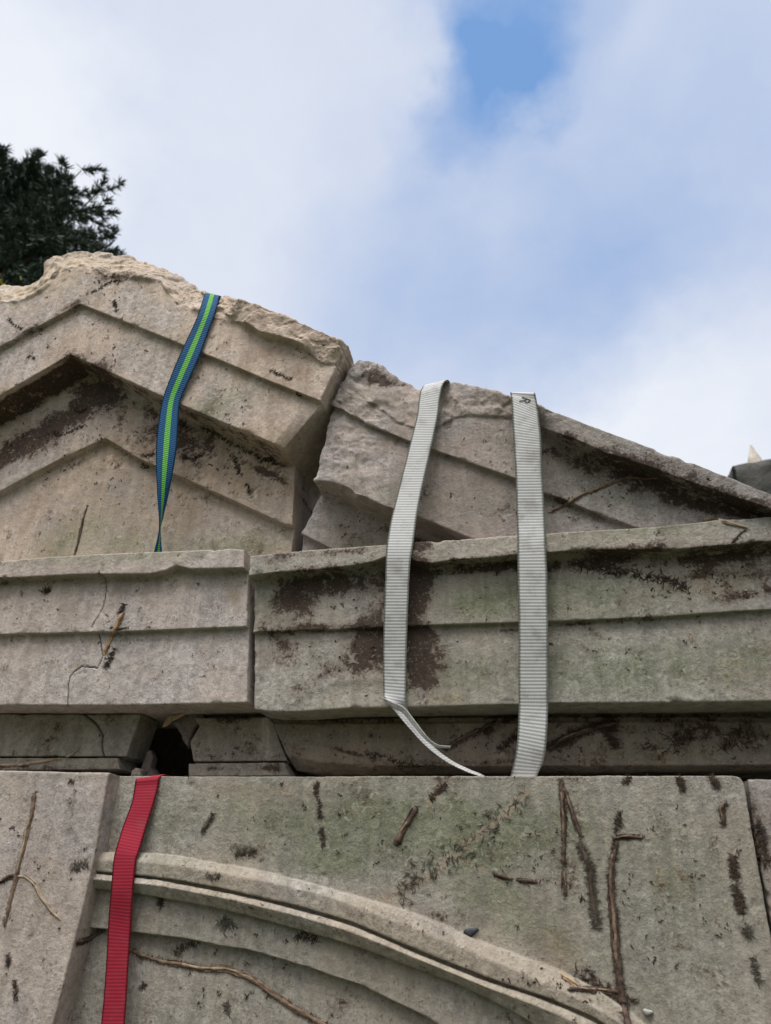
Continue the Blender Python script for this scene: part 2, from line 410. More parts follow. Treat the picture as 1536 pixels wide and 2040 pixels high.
    idx = np.arange(nu * nv).reshape(nu, nv)
    rim = np.concatenate([idx[:-1, 0], idx[-1, :-1], idx[:0:-1, -1], idx[0, :0:-1]])
    A = np.clip(A, 0, 1.5).reshape(-1, 8)
    o = mesh(name, g.reshape(-1, 3), [F_, rim[::-1]], STONE, attrs={'mk': A[:, :4], 'mk2': A[:, 4:]})
    o.color = (*tint, 1)
    tag(o, label, cat)
    gc = g[::3, ::3]; f = gridfaces(*gc.shape[:2])
    SURF_V.append(gc.reshape(-1, 3)); SURF_F.append(f + _nsurf); _nsurf += gc.shape[0] * gc.shape[1]
    return o

ZT = P(300, 1104, -.03)[2] - .004          # top of the cornice course
print('cornice top z', ZT, 'cornice bottom z', P(250, 1405, .004)[2], 'panel top z', P(800, 1546, 0)[2])

# ---- pediment, apex stone
ap = .3
def apex_rough(p):
    zt = np.interp(p[..., 0], _apx, _apz)
    r = sstep(zt - p[..., 2], .012, -.004)
    xr = P(640, 740, 0)[0]
    return np.clip(r, 0, 1) * np.where(p[..., 0] > P(480, 600, 0)[0], .45, 1.0) + .25 * sstep(p[..., 0], xr - .02, xr + .02)
L1a = [(-200, 690, 0), (0, 600), (34, 601), (65, 589), (91, 574), (109, 555), (120, 540), (146, 531), (167, 529, .31), (190, 536), (208, 548), (234, 552), (242, 549), (286, 555), (320, 558), (336, 584), (354, 605), (385, 615),
       (424, 632), (468, 641), (474, 640, None, -.02), (494, 643, None, -.032), (515, 659, None, -.034), (549, 667, None, -.034), (580, 675, None, -.034), (604, 685, None, -.032), (616, 704, None, -.026), (640, 722, None, -.016), (666, 728, 1, -.013)]
_q = [P(p[0], p[1], p[3] if len(p) > 3 else -.013) for p in L1a]; _apx = [p[0] for p in _q]; _apz = [p[2] for p in _q]
apex = block('pediment_block', 'gabled pediment stone with broken crest, under the blue and green strap', [
    (.02, [(-200, 672, 0, .03), (0, 571, None, .02), (47, 574), (68, 563), (86, 550), (90, 527), (104, 511), (143, 502), (180, 499, .31), (198, 499), (224, 512), (250, 512), (294, 528), (333, 541), (365, 558), (400, 578), (414, 586), (440, 591), (468, 602, None, 0.0), (475, 597, None, -.03),
           (500, 603, None, -.034), (560, 626, None, -.034), (640, 660, None, -.034), (676, 677, None, -.03), (690, 690, 1, -.01)]),
    (-.013, L1a),
    (-.012, [(p[0] + (3 if p[0] > 480 else 0), p[1] + (14 if 490 < p[0] < 612 else 3), *( [p[2]] if len(p) > 2 else [None])) for p in L1a]),
    (-.013, [(-200, 797), (0, 690), (160, 605, ap), (398, 700), (526, 754), (622, 792), (638, 798)]),
    ('d', .013),
    (0.0, [(-200, 900), (0, 787), (140, 706, ap), (323, 789), (380, 814), (545, 883, None), (566, 893, 1, .012)]),
    ('d', .073),
    (.075, [(-200, 1085), (0, 978), (104, 922), (210, 872, ap), (276, 913), (400, 967), (565, 1043), (582, 1046)]),
    ('d', .018),
    (.093, [(-200, 1230), (210, 1230, ap), (572, 1150)])],
    .26, 3, zmin=ZT, rough=apex_rough, Yp=0.0, chip=.8, base=dict(fresh=.12), tint=(1.07, 1.03, 1.0),
    paint=[('fresh', 20, 590, 90, 30, 0, 1.0), ('fresh', 110, 540, 60, 45, 30, .95), ('fresh', 220, 525, 90, 30, -10, .8), ('fresh', 350, 580, 80, 40, -30, .75), ('fresh', 450, 620, 50, 30, 0, .7), ('fresh', 575, 885, 40, 30, -30, .6),
           ('dark', 165, 745, 75, 34, -35, 0.76), ('dark', 60, 825, 150, 34, 33, 0.67), ('dark', 0, 850, 160, 30, 33, 0.43), ('dark', 330, 830, 140, 22, -27, 0.34), ('dark', 300, 850, 60, 40, -28, 0.24), ('dark', 300, 795, 110, 14, -27, 0.51), ('dark', 520, 915, 90, 9, -30, 0.67), ('dark', 150, 612, 26, 9, 25, 0.61), ('dark', 60, 665, 80, 6, 28, 0.43),  # crust and stain, plus painted shade below the soffit near the apex
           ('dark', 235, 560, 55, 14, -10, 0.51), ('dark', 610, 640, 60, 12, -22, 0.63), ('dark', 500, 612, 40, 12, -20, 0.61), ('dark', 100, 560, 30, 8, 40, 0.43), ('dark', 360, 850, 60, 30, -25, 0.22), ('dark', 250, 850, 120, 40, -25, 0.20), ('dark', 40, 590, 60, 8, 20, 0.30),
           ('moss', 410, 815, 42, 28, -10, .85), ('moss', 480, 790, 60, 40, 0, .5), ('moss', 120, 1010, 90, 40, 20, .55), ('moss', 60, 1060, 60, 40, 0, .4), ('moss', 200, 1050, 50, 40, 0, .45), ('moss', 420, 1060, 140, 30, 0, .6), ('moss', 340, 690, 70, 50, 0, .22),
           ('pale', 570, 830, 40, 40, 0, .22), ('grey', 350, 560, 80, 26, -25, .35), ('grey', 100, 800, 200, 60, 30, .5), ('grey', 300, 1000, 300, 120, 0, .18), ('grey', 610, 850, 40, 120, -25, .25), ('rust', 250, 880, 150, 50, -25, .35), ('rust', 100, 900, 150, 50, 25, .25), ('rust', 40, 1080, 70, 40, 0, .25), ('rust', 260, 960, 330, 90, 0, .42), ('moss', 330, 1050, 330, 60, 0, .45), ('rust', 500, 930, 90, 60, -25, .4)],  # broad rust and moss: brown-green tympanum tone, also deepening its recess shade
    strokes=[('dark+', .02, .85, [(-200, 900), (0, 787), (140, 706)]), ('dark+', .016, .55, [(140, 706), (230, 745)]), ('dark+', .012, .34, [(230, 745), (545, 883)])])  # soffit undersides only: black crust plus shade painted into the colour

# ---- pediment, raking end stone
def rake_rough(p):
    xa, xb = P(690, 800, 0)[0], P(850, 800, 0)[0]
    lft = 1 - sstep(p[..., 0] + .25 * (p[..., 2] - P(700, 860, 0)[2]) * -1, xa, xb)
    zt = np.interp(p[..., 0], _rkx, _rkz); cr = sstep(zt - p[..., 2], .01, -.006) * (1 - .78 * sstep(p[..., 0], P(1050, 830, 0)[0], P(1110, 830, 0)[0]))
    return np.clip(np.maximum(lft * sstep(p[..., 1], .07, .03), cr), 0, 1) * .68
L1r = [(688, 757, 0, .02), (740, 800, None, .012), (795, 840, None, .004), (838, 852), (872, 850), (900, 832), (930, 825), (1000, 828), (1040, 836), (1078, 852, .36, -.028), (1121, 866, .4, -.050), (1146, 875, None, -.050), (1201, 899, None, -.050), (1298, 931, None, -.050), (1395, 967, None, -.050), (1492, 999, None, -.050), (1530, 1011, None, -.050), (1750, 1085, 1, -.050)]
_q = [P(p[0], p[1], -.01) for p in L1r]; _rkx = [p[0] for p in _q]; _rkz = [p[2] for p in _q]
rake = block('pediment_block', 'sloping pediment end stone with projecting lip, under the two white straps', [
    (.015, [(705, 727, 0, .03), (718, 720, None, .03), (740, 720, None, .025), (760, 728), (775, 742), (800, 757), (838, 775, None, .005), (870, 764, None, .0), (905, 760, None, -.005), (960, 775, None, -.01), (1015, 788, None, -.02), (1070, 806, .36, -.050), (1110, 822, .4, -.052), (1150, 838, None, -.052), (1300, 893, None, -.052), (1400, 930, None, -.052), (1536, 985, None, -.052), (1750, 1068, 1, -.052)]),
    (-.008, L1r),
    (-.005, [(680, 765, 0, .022), (740, 806, None, .014), (795, 846, None, .006), (838, 858), (872, 856), (900, 838), (930, 831), (1000, 834), (1040, 843), (1078, 862, .36), (1118, 884, .4), (1198, 921), (1294, 954), (1390, 988), (1486, 1020), (1526, 1030), (1745, 1104, 1)]),
    (-.005, [(660, 805, 0, .02), (740, 846, None, .012), (800, 872, None, .003), (859, 894, None), (1021, 951), (1088, 983), (1137, 1000), (1169, 1015), (1266, 1050), (1750, 1240, 1)]),
    ('d', .012),
    (.007, [(627, 957, 0, .022), (665, 960, None, .02), (694, 972, None, .015), (704, 985), (727, 990), (761, 1006), (785, 1014), (832, 1029), (928, 1068), (1750, 1400, 1)]),
    (.082, [(640, 985, 0), (690, 1000), (720, 1015), (765, 1030), (835, 1056), (930, 1098), (1750, 1440, 1)]),
    (.082, [(599, 1062, 0), (652, 1089), (1750, 1560, 1)]),
    ('d', .016),
    (.098, [(597, 1150, 0), (1750, 1700, 1)])],
    .28, 23, zmin=ZT, rough=rake_rough, chip=.7, base=dict(grey=.25), tint=(.80, .785, .79),
    paint=[('rust', 960, 1000, 220, 70, -20, .35), ('fresh', 720, 790, 90, 60, -30, .7), ('fresh', 700, 930, 60, 60, 0, .45), ('fresh', 900, 800, 130, 35, -10, .3), ('rust', 780, 865, 60, 20, 20, .5), ('rust', 1400, 960, 140, 14, -20, .4),
           ('dark', 745, 745, 36, 22, -35, 0.81), ('dark', 800, 760, 40, 8, -20, 0.49), ('dark', 830, 1048, 110, 14, -22, 0.73), ('dark', 650, 1085, 50, 10, -28, 0.67), ('dark', 690, 1060, 50, 40, 0, 0.24), ('dark', 1230, 935, 170, 20, -21, 0.44), ('dark', 1450, 1020, 140, 16, -18, 0.73), ('dark', 1150, 1010, 70, 10, -30, 0.43), ('dark', 1330, 985, 130, 30, -18, 0.51), ('dark', 1240, 950, 120, 18, -21, 0.37), ('dark', 1120, 900, 60, 22, -21, 0.37), ('dark', 1450, 965, 90, 8, -20, 0.51), ('dark', 1300, 900, 120, 8, -20, 0.39), ('dark', 1180, 865, 60, 8, -20, 0.37),  # stains, with the shade under the lip painted in as well
           ('moss', 780, 980, 50, 40, 0, .5), ('moss', 690, 1060, 80, 40, 0, .95), ('moss', 1150, 930, 120, 60, 0, .45), ('moss', 1220, 1000, 120, 40, 0, .5), ('moss', 960, 1000, 160, 60, 0, .25), ('moss', 1000, 880, 100, 30, -20, .3),
           ('grey', 1250, 900, 300, 60, -20, .45), ('grey', 1200, 980, 250, 60, 0, .35), ('pale', 1270, 920, 50, 12, -20, .25), ('grey', 1000, 1000, 200, 80, 0, .25)])

# ---- cornice course
cornL = block('cornice_block', 'pale cracked cornice stone with a stick wedged across it', [
    (-.03, [(-250, 1133), (0, 1118), (100, 1109), (250, 1101), (400, 1096), (460, 1093), (486, 1095)]),
    (-.03, [(-250, 1168), (0, 1152), (150, 1144), (300, 1143), (330, 1136), (350, 1126), (380, 1133), (486, 1131)]),
    ('d', .022),
    (-.008, [(-250, 1272), (0, 1264), (240, 1258), (400, 1252), (491, 1248)]),
    ('d', .012),
    (.004, [(-250, 1405), (0, 1405), (250, 1405), (486, 1400), (492, 1398)])],
    .24, 43, base=dict(grey=.42), chip=.6, tint=(1.03, 1.0, .985),
    paint=[('moss', 160, 1122, 60, 18, 0, .6), ('moss', 320, 1118, 120, 20, 0, .65), ('moss', 60, 1130, 60, 12, 0, .4), ('dark', 20, 1165, 50, 8, 0, .42), ('dark', 130, 1160, 60, 5, 0, .36), ('dark', 8, 1135, 10, 16, 0, .5), ('dark', 240, 1163, 200, 5, 0, .22),
           ('pale', 465, 1215, 18, 26, 0, .45), ('pale', 100, 1230, 40, 14, 0, .22), ('pale', 300, 1330, 160, 50, 0, .15), ('rust', 470, 1195, 14, 26, 30, .8), ('dark', 235, 1290, 8, 30, -25, .35), ('rust', 150, 1322, 22, 6, 20, .6), ('rust', 290, 1330, 60, 20, 0, .2), ('moss', 20, 1390, 40, 20, 0, .2), ('fresh', 100, 1350, 200, 60, 0, .2)],
    cracks=[(.0011, [(213, 1150), (216, 1180), (208, 1215), (186, 1252)]), (.0012, [(195, 1262), (200, 1290), (203, 1305), (192, 1330), (160, 1326), (145, 1338), (135, 1350), (131, 1405)])])
def spall(g):
    x, z = g[..., 0], g[..., 2]
    pts = [P(a, b, .006) for a, b in ((545, 1418), (575, 1402), (610, 1378), (660, 1358), (720, 1350), (765, 1352), (785, 1380), (792, 1410))]
    zt = np.interp(x, [p[0] for p in pts], [p[2] for p in pts], left=0, right=0)
    k = np.clip((zt - z) / .018, 0, 1.4) * (g[..., 1] < .02)
    g = g.copy(); g[..., 1] += .0035 * k * k / (k * k + .35) ; return g
cornR = block('cornice_block', 'long mossy cornice stone with black stain beneath its lip', [
    (-.032, [(497, 1107), (600, 1097), (700, 1090), (830, 1080), (1035, 1066), (1090, 1062), (1300, 1049), (1430, 1036), (1480, 1034), (1536, 1028), (1760, 1012)]),
    (-.032, [(495, 1147), (560, 1139), (620, 1136), (700, 1127), (745, 1118), (770, 1108), (800, 1108), (830, 1118), (860, 1122), (900, 1116), (972, 1111), (1027, 1105), (1168, 1095), (1353, 1094), (1420, 1088), (1536, 1078), (1760, 1060)]),
    ('d', .030),
    (-.002, [(503, 1259), (700, 1252), (863, 1245), (1092, 1238), (1299, 1230), (1462, 1218), (1536, 1214), (1760, 1203)]),
    ('d', .010),
    (.008, [(506, 1413), (540, 1418), (600, 1417), (700, 1410), (850, 1408), (1100, 1401), (1300, 1400), (1536, 1397), (1760, 1393)])],
    .28, 63, base=dict(grey=.40, moss=.20), chip=.7, tint=(.88, .88, .86), sculpt=spall,
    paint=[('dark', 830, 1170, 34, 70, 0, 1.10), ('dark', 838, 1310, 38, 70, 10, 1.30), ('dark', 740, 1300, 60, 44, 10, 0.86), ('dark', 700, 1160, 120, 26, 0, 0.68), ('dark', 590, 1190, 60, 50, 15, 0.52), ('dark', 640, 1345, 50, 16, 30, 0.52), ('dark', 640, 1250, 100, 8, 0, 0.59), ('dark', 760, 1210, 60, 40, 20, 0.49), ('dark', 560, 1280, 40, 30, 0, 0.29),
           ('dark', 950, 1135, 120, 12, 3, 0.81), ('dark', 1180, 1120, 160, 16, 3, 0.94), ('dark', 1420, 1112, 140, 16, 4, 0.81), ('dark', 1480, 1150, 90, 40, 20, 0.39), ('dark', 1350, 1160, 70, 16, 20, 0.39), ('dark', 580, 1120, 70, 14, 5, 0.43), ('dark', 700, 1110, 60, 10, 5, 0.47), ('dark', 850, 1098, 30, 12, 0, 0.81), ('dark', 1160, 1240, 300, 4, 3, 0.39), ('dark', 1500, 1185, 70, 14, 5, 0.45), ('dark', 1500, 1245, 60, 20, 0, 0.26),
           ('moss', 1150, 1190, 250, 50, 0, .75), ('moss', 1250, 1330, 320, 70, 0, .75), ('moss', 950, 1200, 100, 40, 0, .65), ('moss', 900, 1350, 90, 60, 0, .5), ('moss', 1280, 1070, 200, 20, 3, .6), ('moss', 540, 1200, 60, 60, 0, .35), ('moss', 1480, 1300, 90, 50, 0, .35),
           ('pale', 670, 1108, 60, 14, 5, .36), ('pale', 515, 1230, 16, 40, 0, .36), ('pale', 920, 1190, 30, 20, 0, .34), ('pale', 1222, 1305, 18, 14, 0, .5), ('pale', 980, 1185, 20, 10, 0, .3), ('pale', 870, 1290, 40, 40, 0, .3), ('pale', 570, 1395, 50, 16, 20, .4), ('pale', 640, 1365, 60, 12, 25, .42), ('pale', 1130, 1067, 40, 8, 3, .3),
           ('rust', 880, 1395, 40, 16, 0, .7), ('rust', 1480, 1350, 60, 50, 0, .4), ('rust', 1450, 1160, 90, 30, 10, .5), ('fresh', 690, 1385, 100, 36, 0, .9), ('fresh', 590, 1200, 90, 60, 0, .35), ('fresh', 560, 1310, 60, 60, 0, .3), ('dark', 590, 1200, 70, 40, 15, 0.29), ('dark', 740, 1260, 50, 50, 0, 0.39), ('dark', 560, 1300, 60, 40, 10, 0.23)])

# ---- frieze course, set back under the cornice
FR = dict(grey=.5, moss=.45)
frL = block('frieze_block', 'cracked grey frieze stone left of the broken hole', [
    (.075, [(-250, 1423), (281, 1423)]), (.075, [(-250, 1506), (160, 1507), (251, 1506)]), ('d', .022),
    (.097, [(-250, 1513), (246, 1514)]), ('d', -.024), (.073, [(-250, 1536), (238, 1532)])],
    .15, 83, base=FR, tint=(.82, .80, .78), Yp=.075, paint=[('dark', 115, 1450, 20, 30, -20, .45), ('dark', 90, 1490, 12, 14, 0, .35), ('dark', 220, 1430, 16, 14, 0, .45), ('moss', 150, 1470, 150, 40, 0, .4), ('dark', 100, 1530, 160, 6, 0, .35), ('rust', 215, 1525, 40, 10, 0, .4)],
    cracks=[(.0021, [(165, 1420), (190, 1440), (205, 1465), (203, 1485), (206, 1505)])])
frM = block('frieze_block', 'small square edged frieze stone right of the broken hole', [
    (.115, [(402, 1424), (540, 1424)]), (.115, [(402, 1437), (543, 1436)]), ('d', -.033),
    (.082, [(397, 1447), (546, 1441)]), (.082, [(378, 1478), (556, 1475)]), (.082, [(385, 1517), (572, 1516)]), ('d', .012),
    (.094, [(384, 1524), (573, 1522)]), ('d', -.018), (.076, [(376, 1546), (578, 1546)])],
    .2, 93, base=dict(grey=.5, moss=.4, dark=.05), tint=(.80, .77, .74), Yp=.08, paint=[('dark', 430, 1532, 50, 5, 0, .5), ('dark', 540, 1532, 30, 6, 0, .5), ('dark', 470, 1428, 90, 10, 0, .5), ('dark', 480, 1480, 60, 30, 0, .15)])
frR = block('frieze_block', 'long dark frieze stone scarred by ivy behind the white straps', [
    (.095, [(542, 1424), (1760, 1418)]), (.095, [(544, 1434), (1760, 1428)]), ('d', -.012), (.083, [(547, 1443), (1760, 1437)]), ('d', -.006), (.077, [(560, 1478), (900, 1490), (1760, 1490)]),
    (.077, [(572, 1505), (640, 1518), (750, 1524), (1000, 1526), (1760, 1522)]), (.10, [(590, 1534), (640, 1545), (1000, 1540), (1440, 1536), (1760, 1533)])],
    .2, 103, base=dict(grey=.45, moss=.25, dark=.05, rust=.25), tint=(.68, .64, .60), Yp=.08, relief=1.5,
    paint=[('dark', 700, 1432, 180, 8, 0, .5), ('dark', 1000, 1425, 100, 12, 0, .42), ('dark', 1250, 1425, 260, 10, 0, .5), ('dark', 960, 1460, 80, 10, 24, .55), ('dark', 1140, 1470, 70, 12, 24, .6), ('dark', 1210, 1450, 60, 14, -10, .5), ('dark', 1060, 1480, 40, 18, 40, .45), ('dark', 700, 1500, 90, 6, -14, .5), ('dark', 1000, 1520, 120, 10, 0, .46), ('dark', 1360, 1450, 90, 24, 0, .36), ('dark', 740, 1465, 16, 8, 0, .6), ('dark', 1290, 1490, 60, 12, 0, .3),
           ('dark', 1480, 1480, 60, 60, 0, .34), ('rust', 760, 1440, 160, 10, 0, .5), ('fresh', 650, 1490, 60, 26, -15, .5), ('rust', 800, 1528, 80, 6, 0, .5), ('moss', 1300, 1500, 200, 30, 0, .4)])
hole_slab = block('backing_slab', 'added backing slab coloured dark for the shade inside the broken hole', [
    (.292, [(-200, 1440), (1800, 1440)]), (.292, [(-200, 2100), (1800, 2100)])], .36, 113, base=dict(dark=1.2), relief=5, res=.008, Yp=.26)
hole_slab.data.materials[0] = HOLE_SHADE  # dark slab added so the hole reads as deep shade

# ---- arched panel
pan = block('arched_panel', 'large green tinged stone panel carved with a moulded arch', [
    (0.0, [(205, 1546, 0), (600, 1547), (1000, 1546), (1458, 1545, .70), (1474, 1549, .715), (1482, 1560, .73), (1500, 1665), (1518, 1770), (1536, 1868), (1612, 2300, 1)]),
    (0.0, [(160, 1700, 0), (282, 1698), (365, 1705), (410, 1717), (501, 1730), (592, 1753), (684, 1778), (754, 1797), (863, 1833), (972, 1882), (1108, 1930), (1175, 1962), (1240, 2005), (1330, 2075), (1430, 2300, 1)]),
    ('d', -.015),
    (-.0245, [(159, 1712, 0), (238, 1714), (342, 1722), (430, 1738), (546, 1760), (646, 1783), (768, 1828), (918, 1888), (1030, 1935), (1150, 1988), (1265, 2055), (1400, 2300, 1)]),
    (-.023, [(158, 1734, 0), (194, 1736), (319, 1748), (456, 1773), (592, 1805), (700, 1836), (836, 1895), (972, 1949), (1081, 1984), (1195, 2031), (1290, 2110), (1370, 2300, 1)]),
    ('d', .010),
    (-.013, [(157, 1739, 0), (194, 1741), (319, 1753), (456, 1779), (592, 1811), (700, 1842), (836, 1901), (972, 1955), (1081, 1990), (1192, 2037), (1284, 2116), (1362, 2300, 1)]),
    ('d', -.008),
    (-.0265, [(156, 1750, 0), (194, 1752), (319, 1764), (456, 1791), (592, 1824), (700, 1856), (836, 1912), (972, 1968), (1081, 2008), (1180, 2052), (1265, 2130), (1340, 2300, 1)]),
    (-.015, [(155, 1768, 0), (194, 1770), (273, 1780), (365, 1796), (456, 1814), (547, 1838), (700, 1882), (809, 1922), (918, 1963), (1027, 2017), (1120, 2080), (1200, 2160), (1270, 2300, 1)]),
    ('d', .012),
    (-.003, [(150, 1848, 0), (194, 1849), (273, 1858), (355, 1867), (440, 1883), (456, 1890), (470, 1885), (547, 1906), (661, 1942), (668, 1950), (700, 1954), (809, 2006), (863, 2033), (950, 2095), (1040, 2180), (1110, 2300, 1)]),
    ('d', .014),
    (.010, [(90, 2300, 0), (600, 2300), (1080, 2310, 1)])],
    .16, 123, base=dict(grey=.42, moss=.20), chip=.3, even=10, tint=(.785, .78, .745), Yp=0.0,
    paint=[('moss', 700, 1640, 200, 80, 0, .85), ('moss', 480, 1620, 100, 60, 0, .45), ('moss', 930, 1640, 160, 90, 0, .6), ('moss', 640, 1720, 90, 30, 0, .75), ('moss', 1000, 1800, 140, 60, -25, .75), ('moss', 1100, 1650, 150, 80, 0, .5), ('moss', 1330, 1760, 200, 160, 0, .42), ('moss', 1250, 1980, 150, 80, 0, .35), ('moss', 320, 1650, 50, 60, 0, .55), ('moss', 330, 1730, 120, 30, 0, .45), ('moss', 560, 1830, 200, 30, -16, .3), ('moss', 900, 1930, 160, 30, -24, .3),
           ('rust', 1110, 1890, 50, 40, -30, .6), ('rust', 500, 1575, 80, 20, 0, .35), ('rust', 1330, 1745, 60, 40, 0, .3), ('grey', 1320, 1900, 200, 150, 0, .4), ('grey', 700, 1690, 300, 60, 0, .25),
           ('dark', 870, 1825, 30, 12, -20, .5), ('dark', 490, 1697, 34, 14, -10, .42), ('dark', 300, 1702, 26, 7, 0, .3), ('dark', 1500, 1650, 12, 30, 0, .3), ('dark', 1320, 1880, 26, 14, 0, .36), ('dark', 1370, 1890, 20, 8, 0, .4), ('dark', 780, 1822, 60, 5, -22, .25), ('dark', 600, 1845, 200, 5, -17, .3), ('dark', 1000, 1552, 300, 5, 0, .32), ('dark', 690, 1980, 30, 30, 0, .3),
           ('pale', 1440, 1885, 20, 26, -30, .5), ('pale', 1475, 1690, 18, 10, 0, .35), ('pale', 860, 1880, 30, 5, -30, .5), ('pale', 1150, 1980, 30, 6, -40, .5), ('pale', 300, 1715, 60, 8, 0, .2), ('pale', 590, 1725, 60, 8, -15, .3), ('fresh', 720, 1830, 300, 22, -19, .35), ('fresh', 1060, 1960, 160, 20, -24, .4), ('fresh', 400, 1960, 250, 80, 0, .4), ('fresh', 620, 1900, 200, 30, -16, .35)],
    strokes=[('fresh', .03, .5, [(200, 1735), (320, 1742), (456, 1766), (592, 1796), (700, 1828), (836, 1882), (972, 1936), (1081, 1976), (1190, 2025), (1290, 2100)]), ('moss', .036, -.75, [(200, 1735), (320, 1742), (456, 1766), (592, 1796), (700, 1828), (836, 1882), (972, 1936), (1081, 1976), (1190, 2025), (1290, 2100)]), ('grey', .036, -.6, [(200, 1735), (320, 1742), (456, 1766), (592, 1796), (700, 1828), (836, 1882), (972, 1936), (1081, 1976), (1190, 2025), (1290, 2100)]), ('pale', .012, .36, [(320, 1725), (456, 1750), (592, 1779), (700, 1808), (836, 1862), (972, 1916), (1081, 1955)]), ('pale', .012, .42, [(320, 1766), (456, 1795), (592, 1828), (700, 1860), (836, 1915), (972, 1970), (1100, 2030)]), ('fresh', .03, .3, [(200, 1810), (365, 1830), (547, 1870), (700, 1920), (850, 1985)]), ('trail', .010, .75, [(1050, 1575), (1000, 1630), (940, 1670), (900, 1710), (850, 1750), (760, 1790)]), ('trail', .0075, .6, [(910, 1715), (960, 1730), (990, 1755)]), ('trail', .006, .62, [(1060, 1758), (1120, 1758)]), ('trail', .006, .5, [(990, 1655), (1060, 1665), (1120, 1660), (1210, 1665), (1300, 1665), (1420, 1640)]), ('trail', .005, .5, [(1395, 1650), (1450, 1690)]), ('trail', .005, .5, [(700, 1610), (790, 1603)]), ('trail', .011, .55, [(560, 1570), (590, 1600)]), ('trail', .012, .6, [(850, 1600), (870, 1585), (890, 1560)])])
pil = block('pilaster', 'pale grey stone pilaster beside the red strap', [
    (-.037, [(-260, 1528), (-270, 1600), (-420, 2300)]),
    (-.037, [(216, 1540), (205, 1600), (186, 1715), (162, 1818), (136, 1920), (105, 2040), (40, 2300)])],
    .15, 133, base=dict(grey=.38), chip=.3, tint=(.90, .875, .86), cat='pilaster', Yp=-.037,
    paint=[('fresh', 40, 1950, 120, 120, 0, .3), ('pale', 180, 1600, 40, 80, 0, .2), ('rust', 90, 1700, 60, 100, 0, .2), ('dark', 150, 1722, 16, 10, 0, .3), ('dark', 140, 1600, 8, 10, 0, .4), ('rust', 30, 1580, 50, 40, 0, .3), ('moss', 100, 1545, 120, 8, 0, .3)])
jamb = block('jamb_stone', 'mottled stone at the right of the arched panel', [
    (.012, [(1490, 1552, 0), (1600, 1553), (1720, 1553, 1)]), (.012, [(1508, 1690, 0), (1740, 1690, 1)]), (.012, [(1544, 1868, 0), (1780, 1868, 1)]), (.012, [(1622, 2300, 0), (1900, 2300, 1)])],
    .16, 143, base=dict(grey=.45, moss=.25), tint=(.72, .70, .70), Yp=.01, paint=[('dark', 1510, 1690, 26, 60, -10, .52), ('dark', 1500, 1600, 10, 40, 0, .4), ('rust', 1525, 1990, 40, 60, 0, .6)])

# ---- stones below the picture that carry the rest
zb = float(min(P(600, 2300, .013)[2], P(40, 2300, -.037)[2])) - .004
def plain_block(name, label, x0, x1, y0, y1, z0, z1, seed, r=.015):
    nx, nz = int((x1 - x0) / r), int((z1 - z0) / r)
    lines = []
    X, Z = np.meshgrid(np.linspace(x0, x1, nx), np.linspace(z0, z1, nz), indexing='ij')
    g = np.stack([X, np.full_like(X, y0), Z], -1)
    a = [g.copy() for _ in range(1)]
    bk = lambda q, s: np.concatenate([q[..., :1], q[..., 1:2] + (y1 - y0) * s, q[..., 2:]], -1)
    g = np.concatenate([np.stack([bk(g[:, 0], s) for s in (1, .5)], 1), g, np.stack([bk(g[:, -1], s) for s in (.5, 1)], 1)], 1)
    g = np.concatenate([np.stack([bk(g[0], s) for s in (1, .5)], 0), g, np.stack([bk(g[-1], s) for s in (.5, 1)], 0)], 0)
    g = g + .004 * np.stack([fbm(g, .08, 3, seed + k) for k in range(3)], -1) * np.array([.3, 1, .1])
    n = g.shape; A = np.zeros((n[0] * n[1], 4)); B = A.copy(); B[:, 2] = .45; A[:, 0] = .3
    idx = np.arange(n[0] * n[1]).reshape(n[:2]); rim = np.concatenate([idx[:-1, 0], idx[-1, :-1], idx[:0:-1, -1], idx[0, :0:-1]])
    return tag(mesh(name, g.reshape(-1, 3), [gridfaces(*n[:2])[:, ::-1], rim], STONE, attrs={'mk': A, 'mk2': B}), label, 'stone block')
plain_block('plinth_block', 'plain stone plinth carrying the arched panel and pilaster', P(-330, 2200, 0)[0], P(1800, 2200, 0)[0], -.06, .3, .004, zb, 153)

# ------------------------------------------------------------------ surface lookup
BV = BVHTree.FromPolygons(np.concatenate(SURF_V).tolist(), np.concatenate(SURF_F).tolist())
def hit(px, py):
    d = Vector(ray(px, py)).normalized()
    p, n, i, t = BV.ray_cast(Vector(CAM), d)
    if p is None: p = Vector(P(px, py, 0)); n = Vector((0, -1, 0))
    if n.dot(d) > 0: n = -n
    return np.array(p), np.array(n)
def path(pts, step=5.0):
    """pixel way-points -> closely spaced points lying on the stone"""
    q = []
    for (a, b) in zip(pts[:-1], pts[1:]):
        n = max(1, int(math.hypot(b[0] - a[0], b[1] - a[1]) / step))
        for k in range(n): q.append((a[0] + (b[0] - a[0]) * k / n, a[1] + (b[1] - a[1]) * k / n))
    q.append(pts[-1][:2]); q = np.array(q, float)
    if len(q) > 6: q[1:-1] = (q[:-2] + q[1:-1] + q[2:]) / 3
    h = [hit(*a) for a in q]
    return np.array([a[0] for a in h]), np.array([a[1] for a in h])

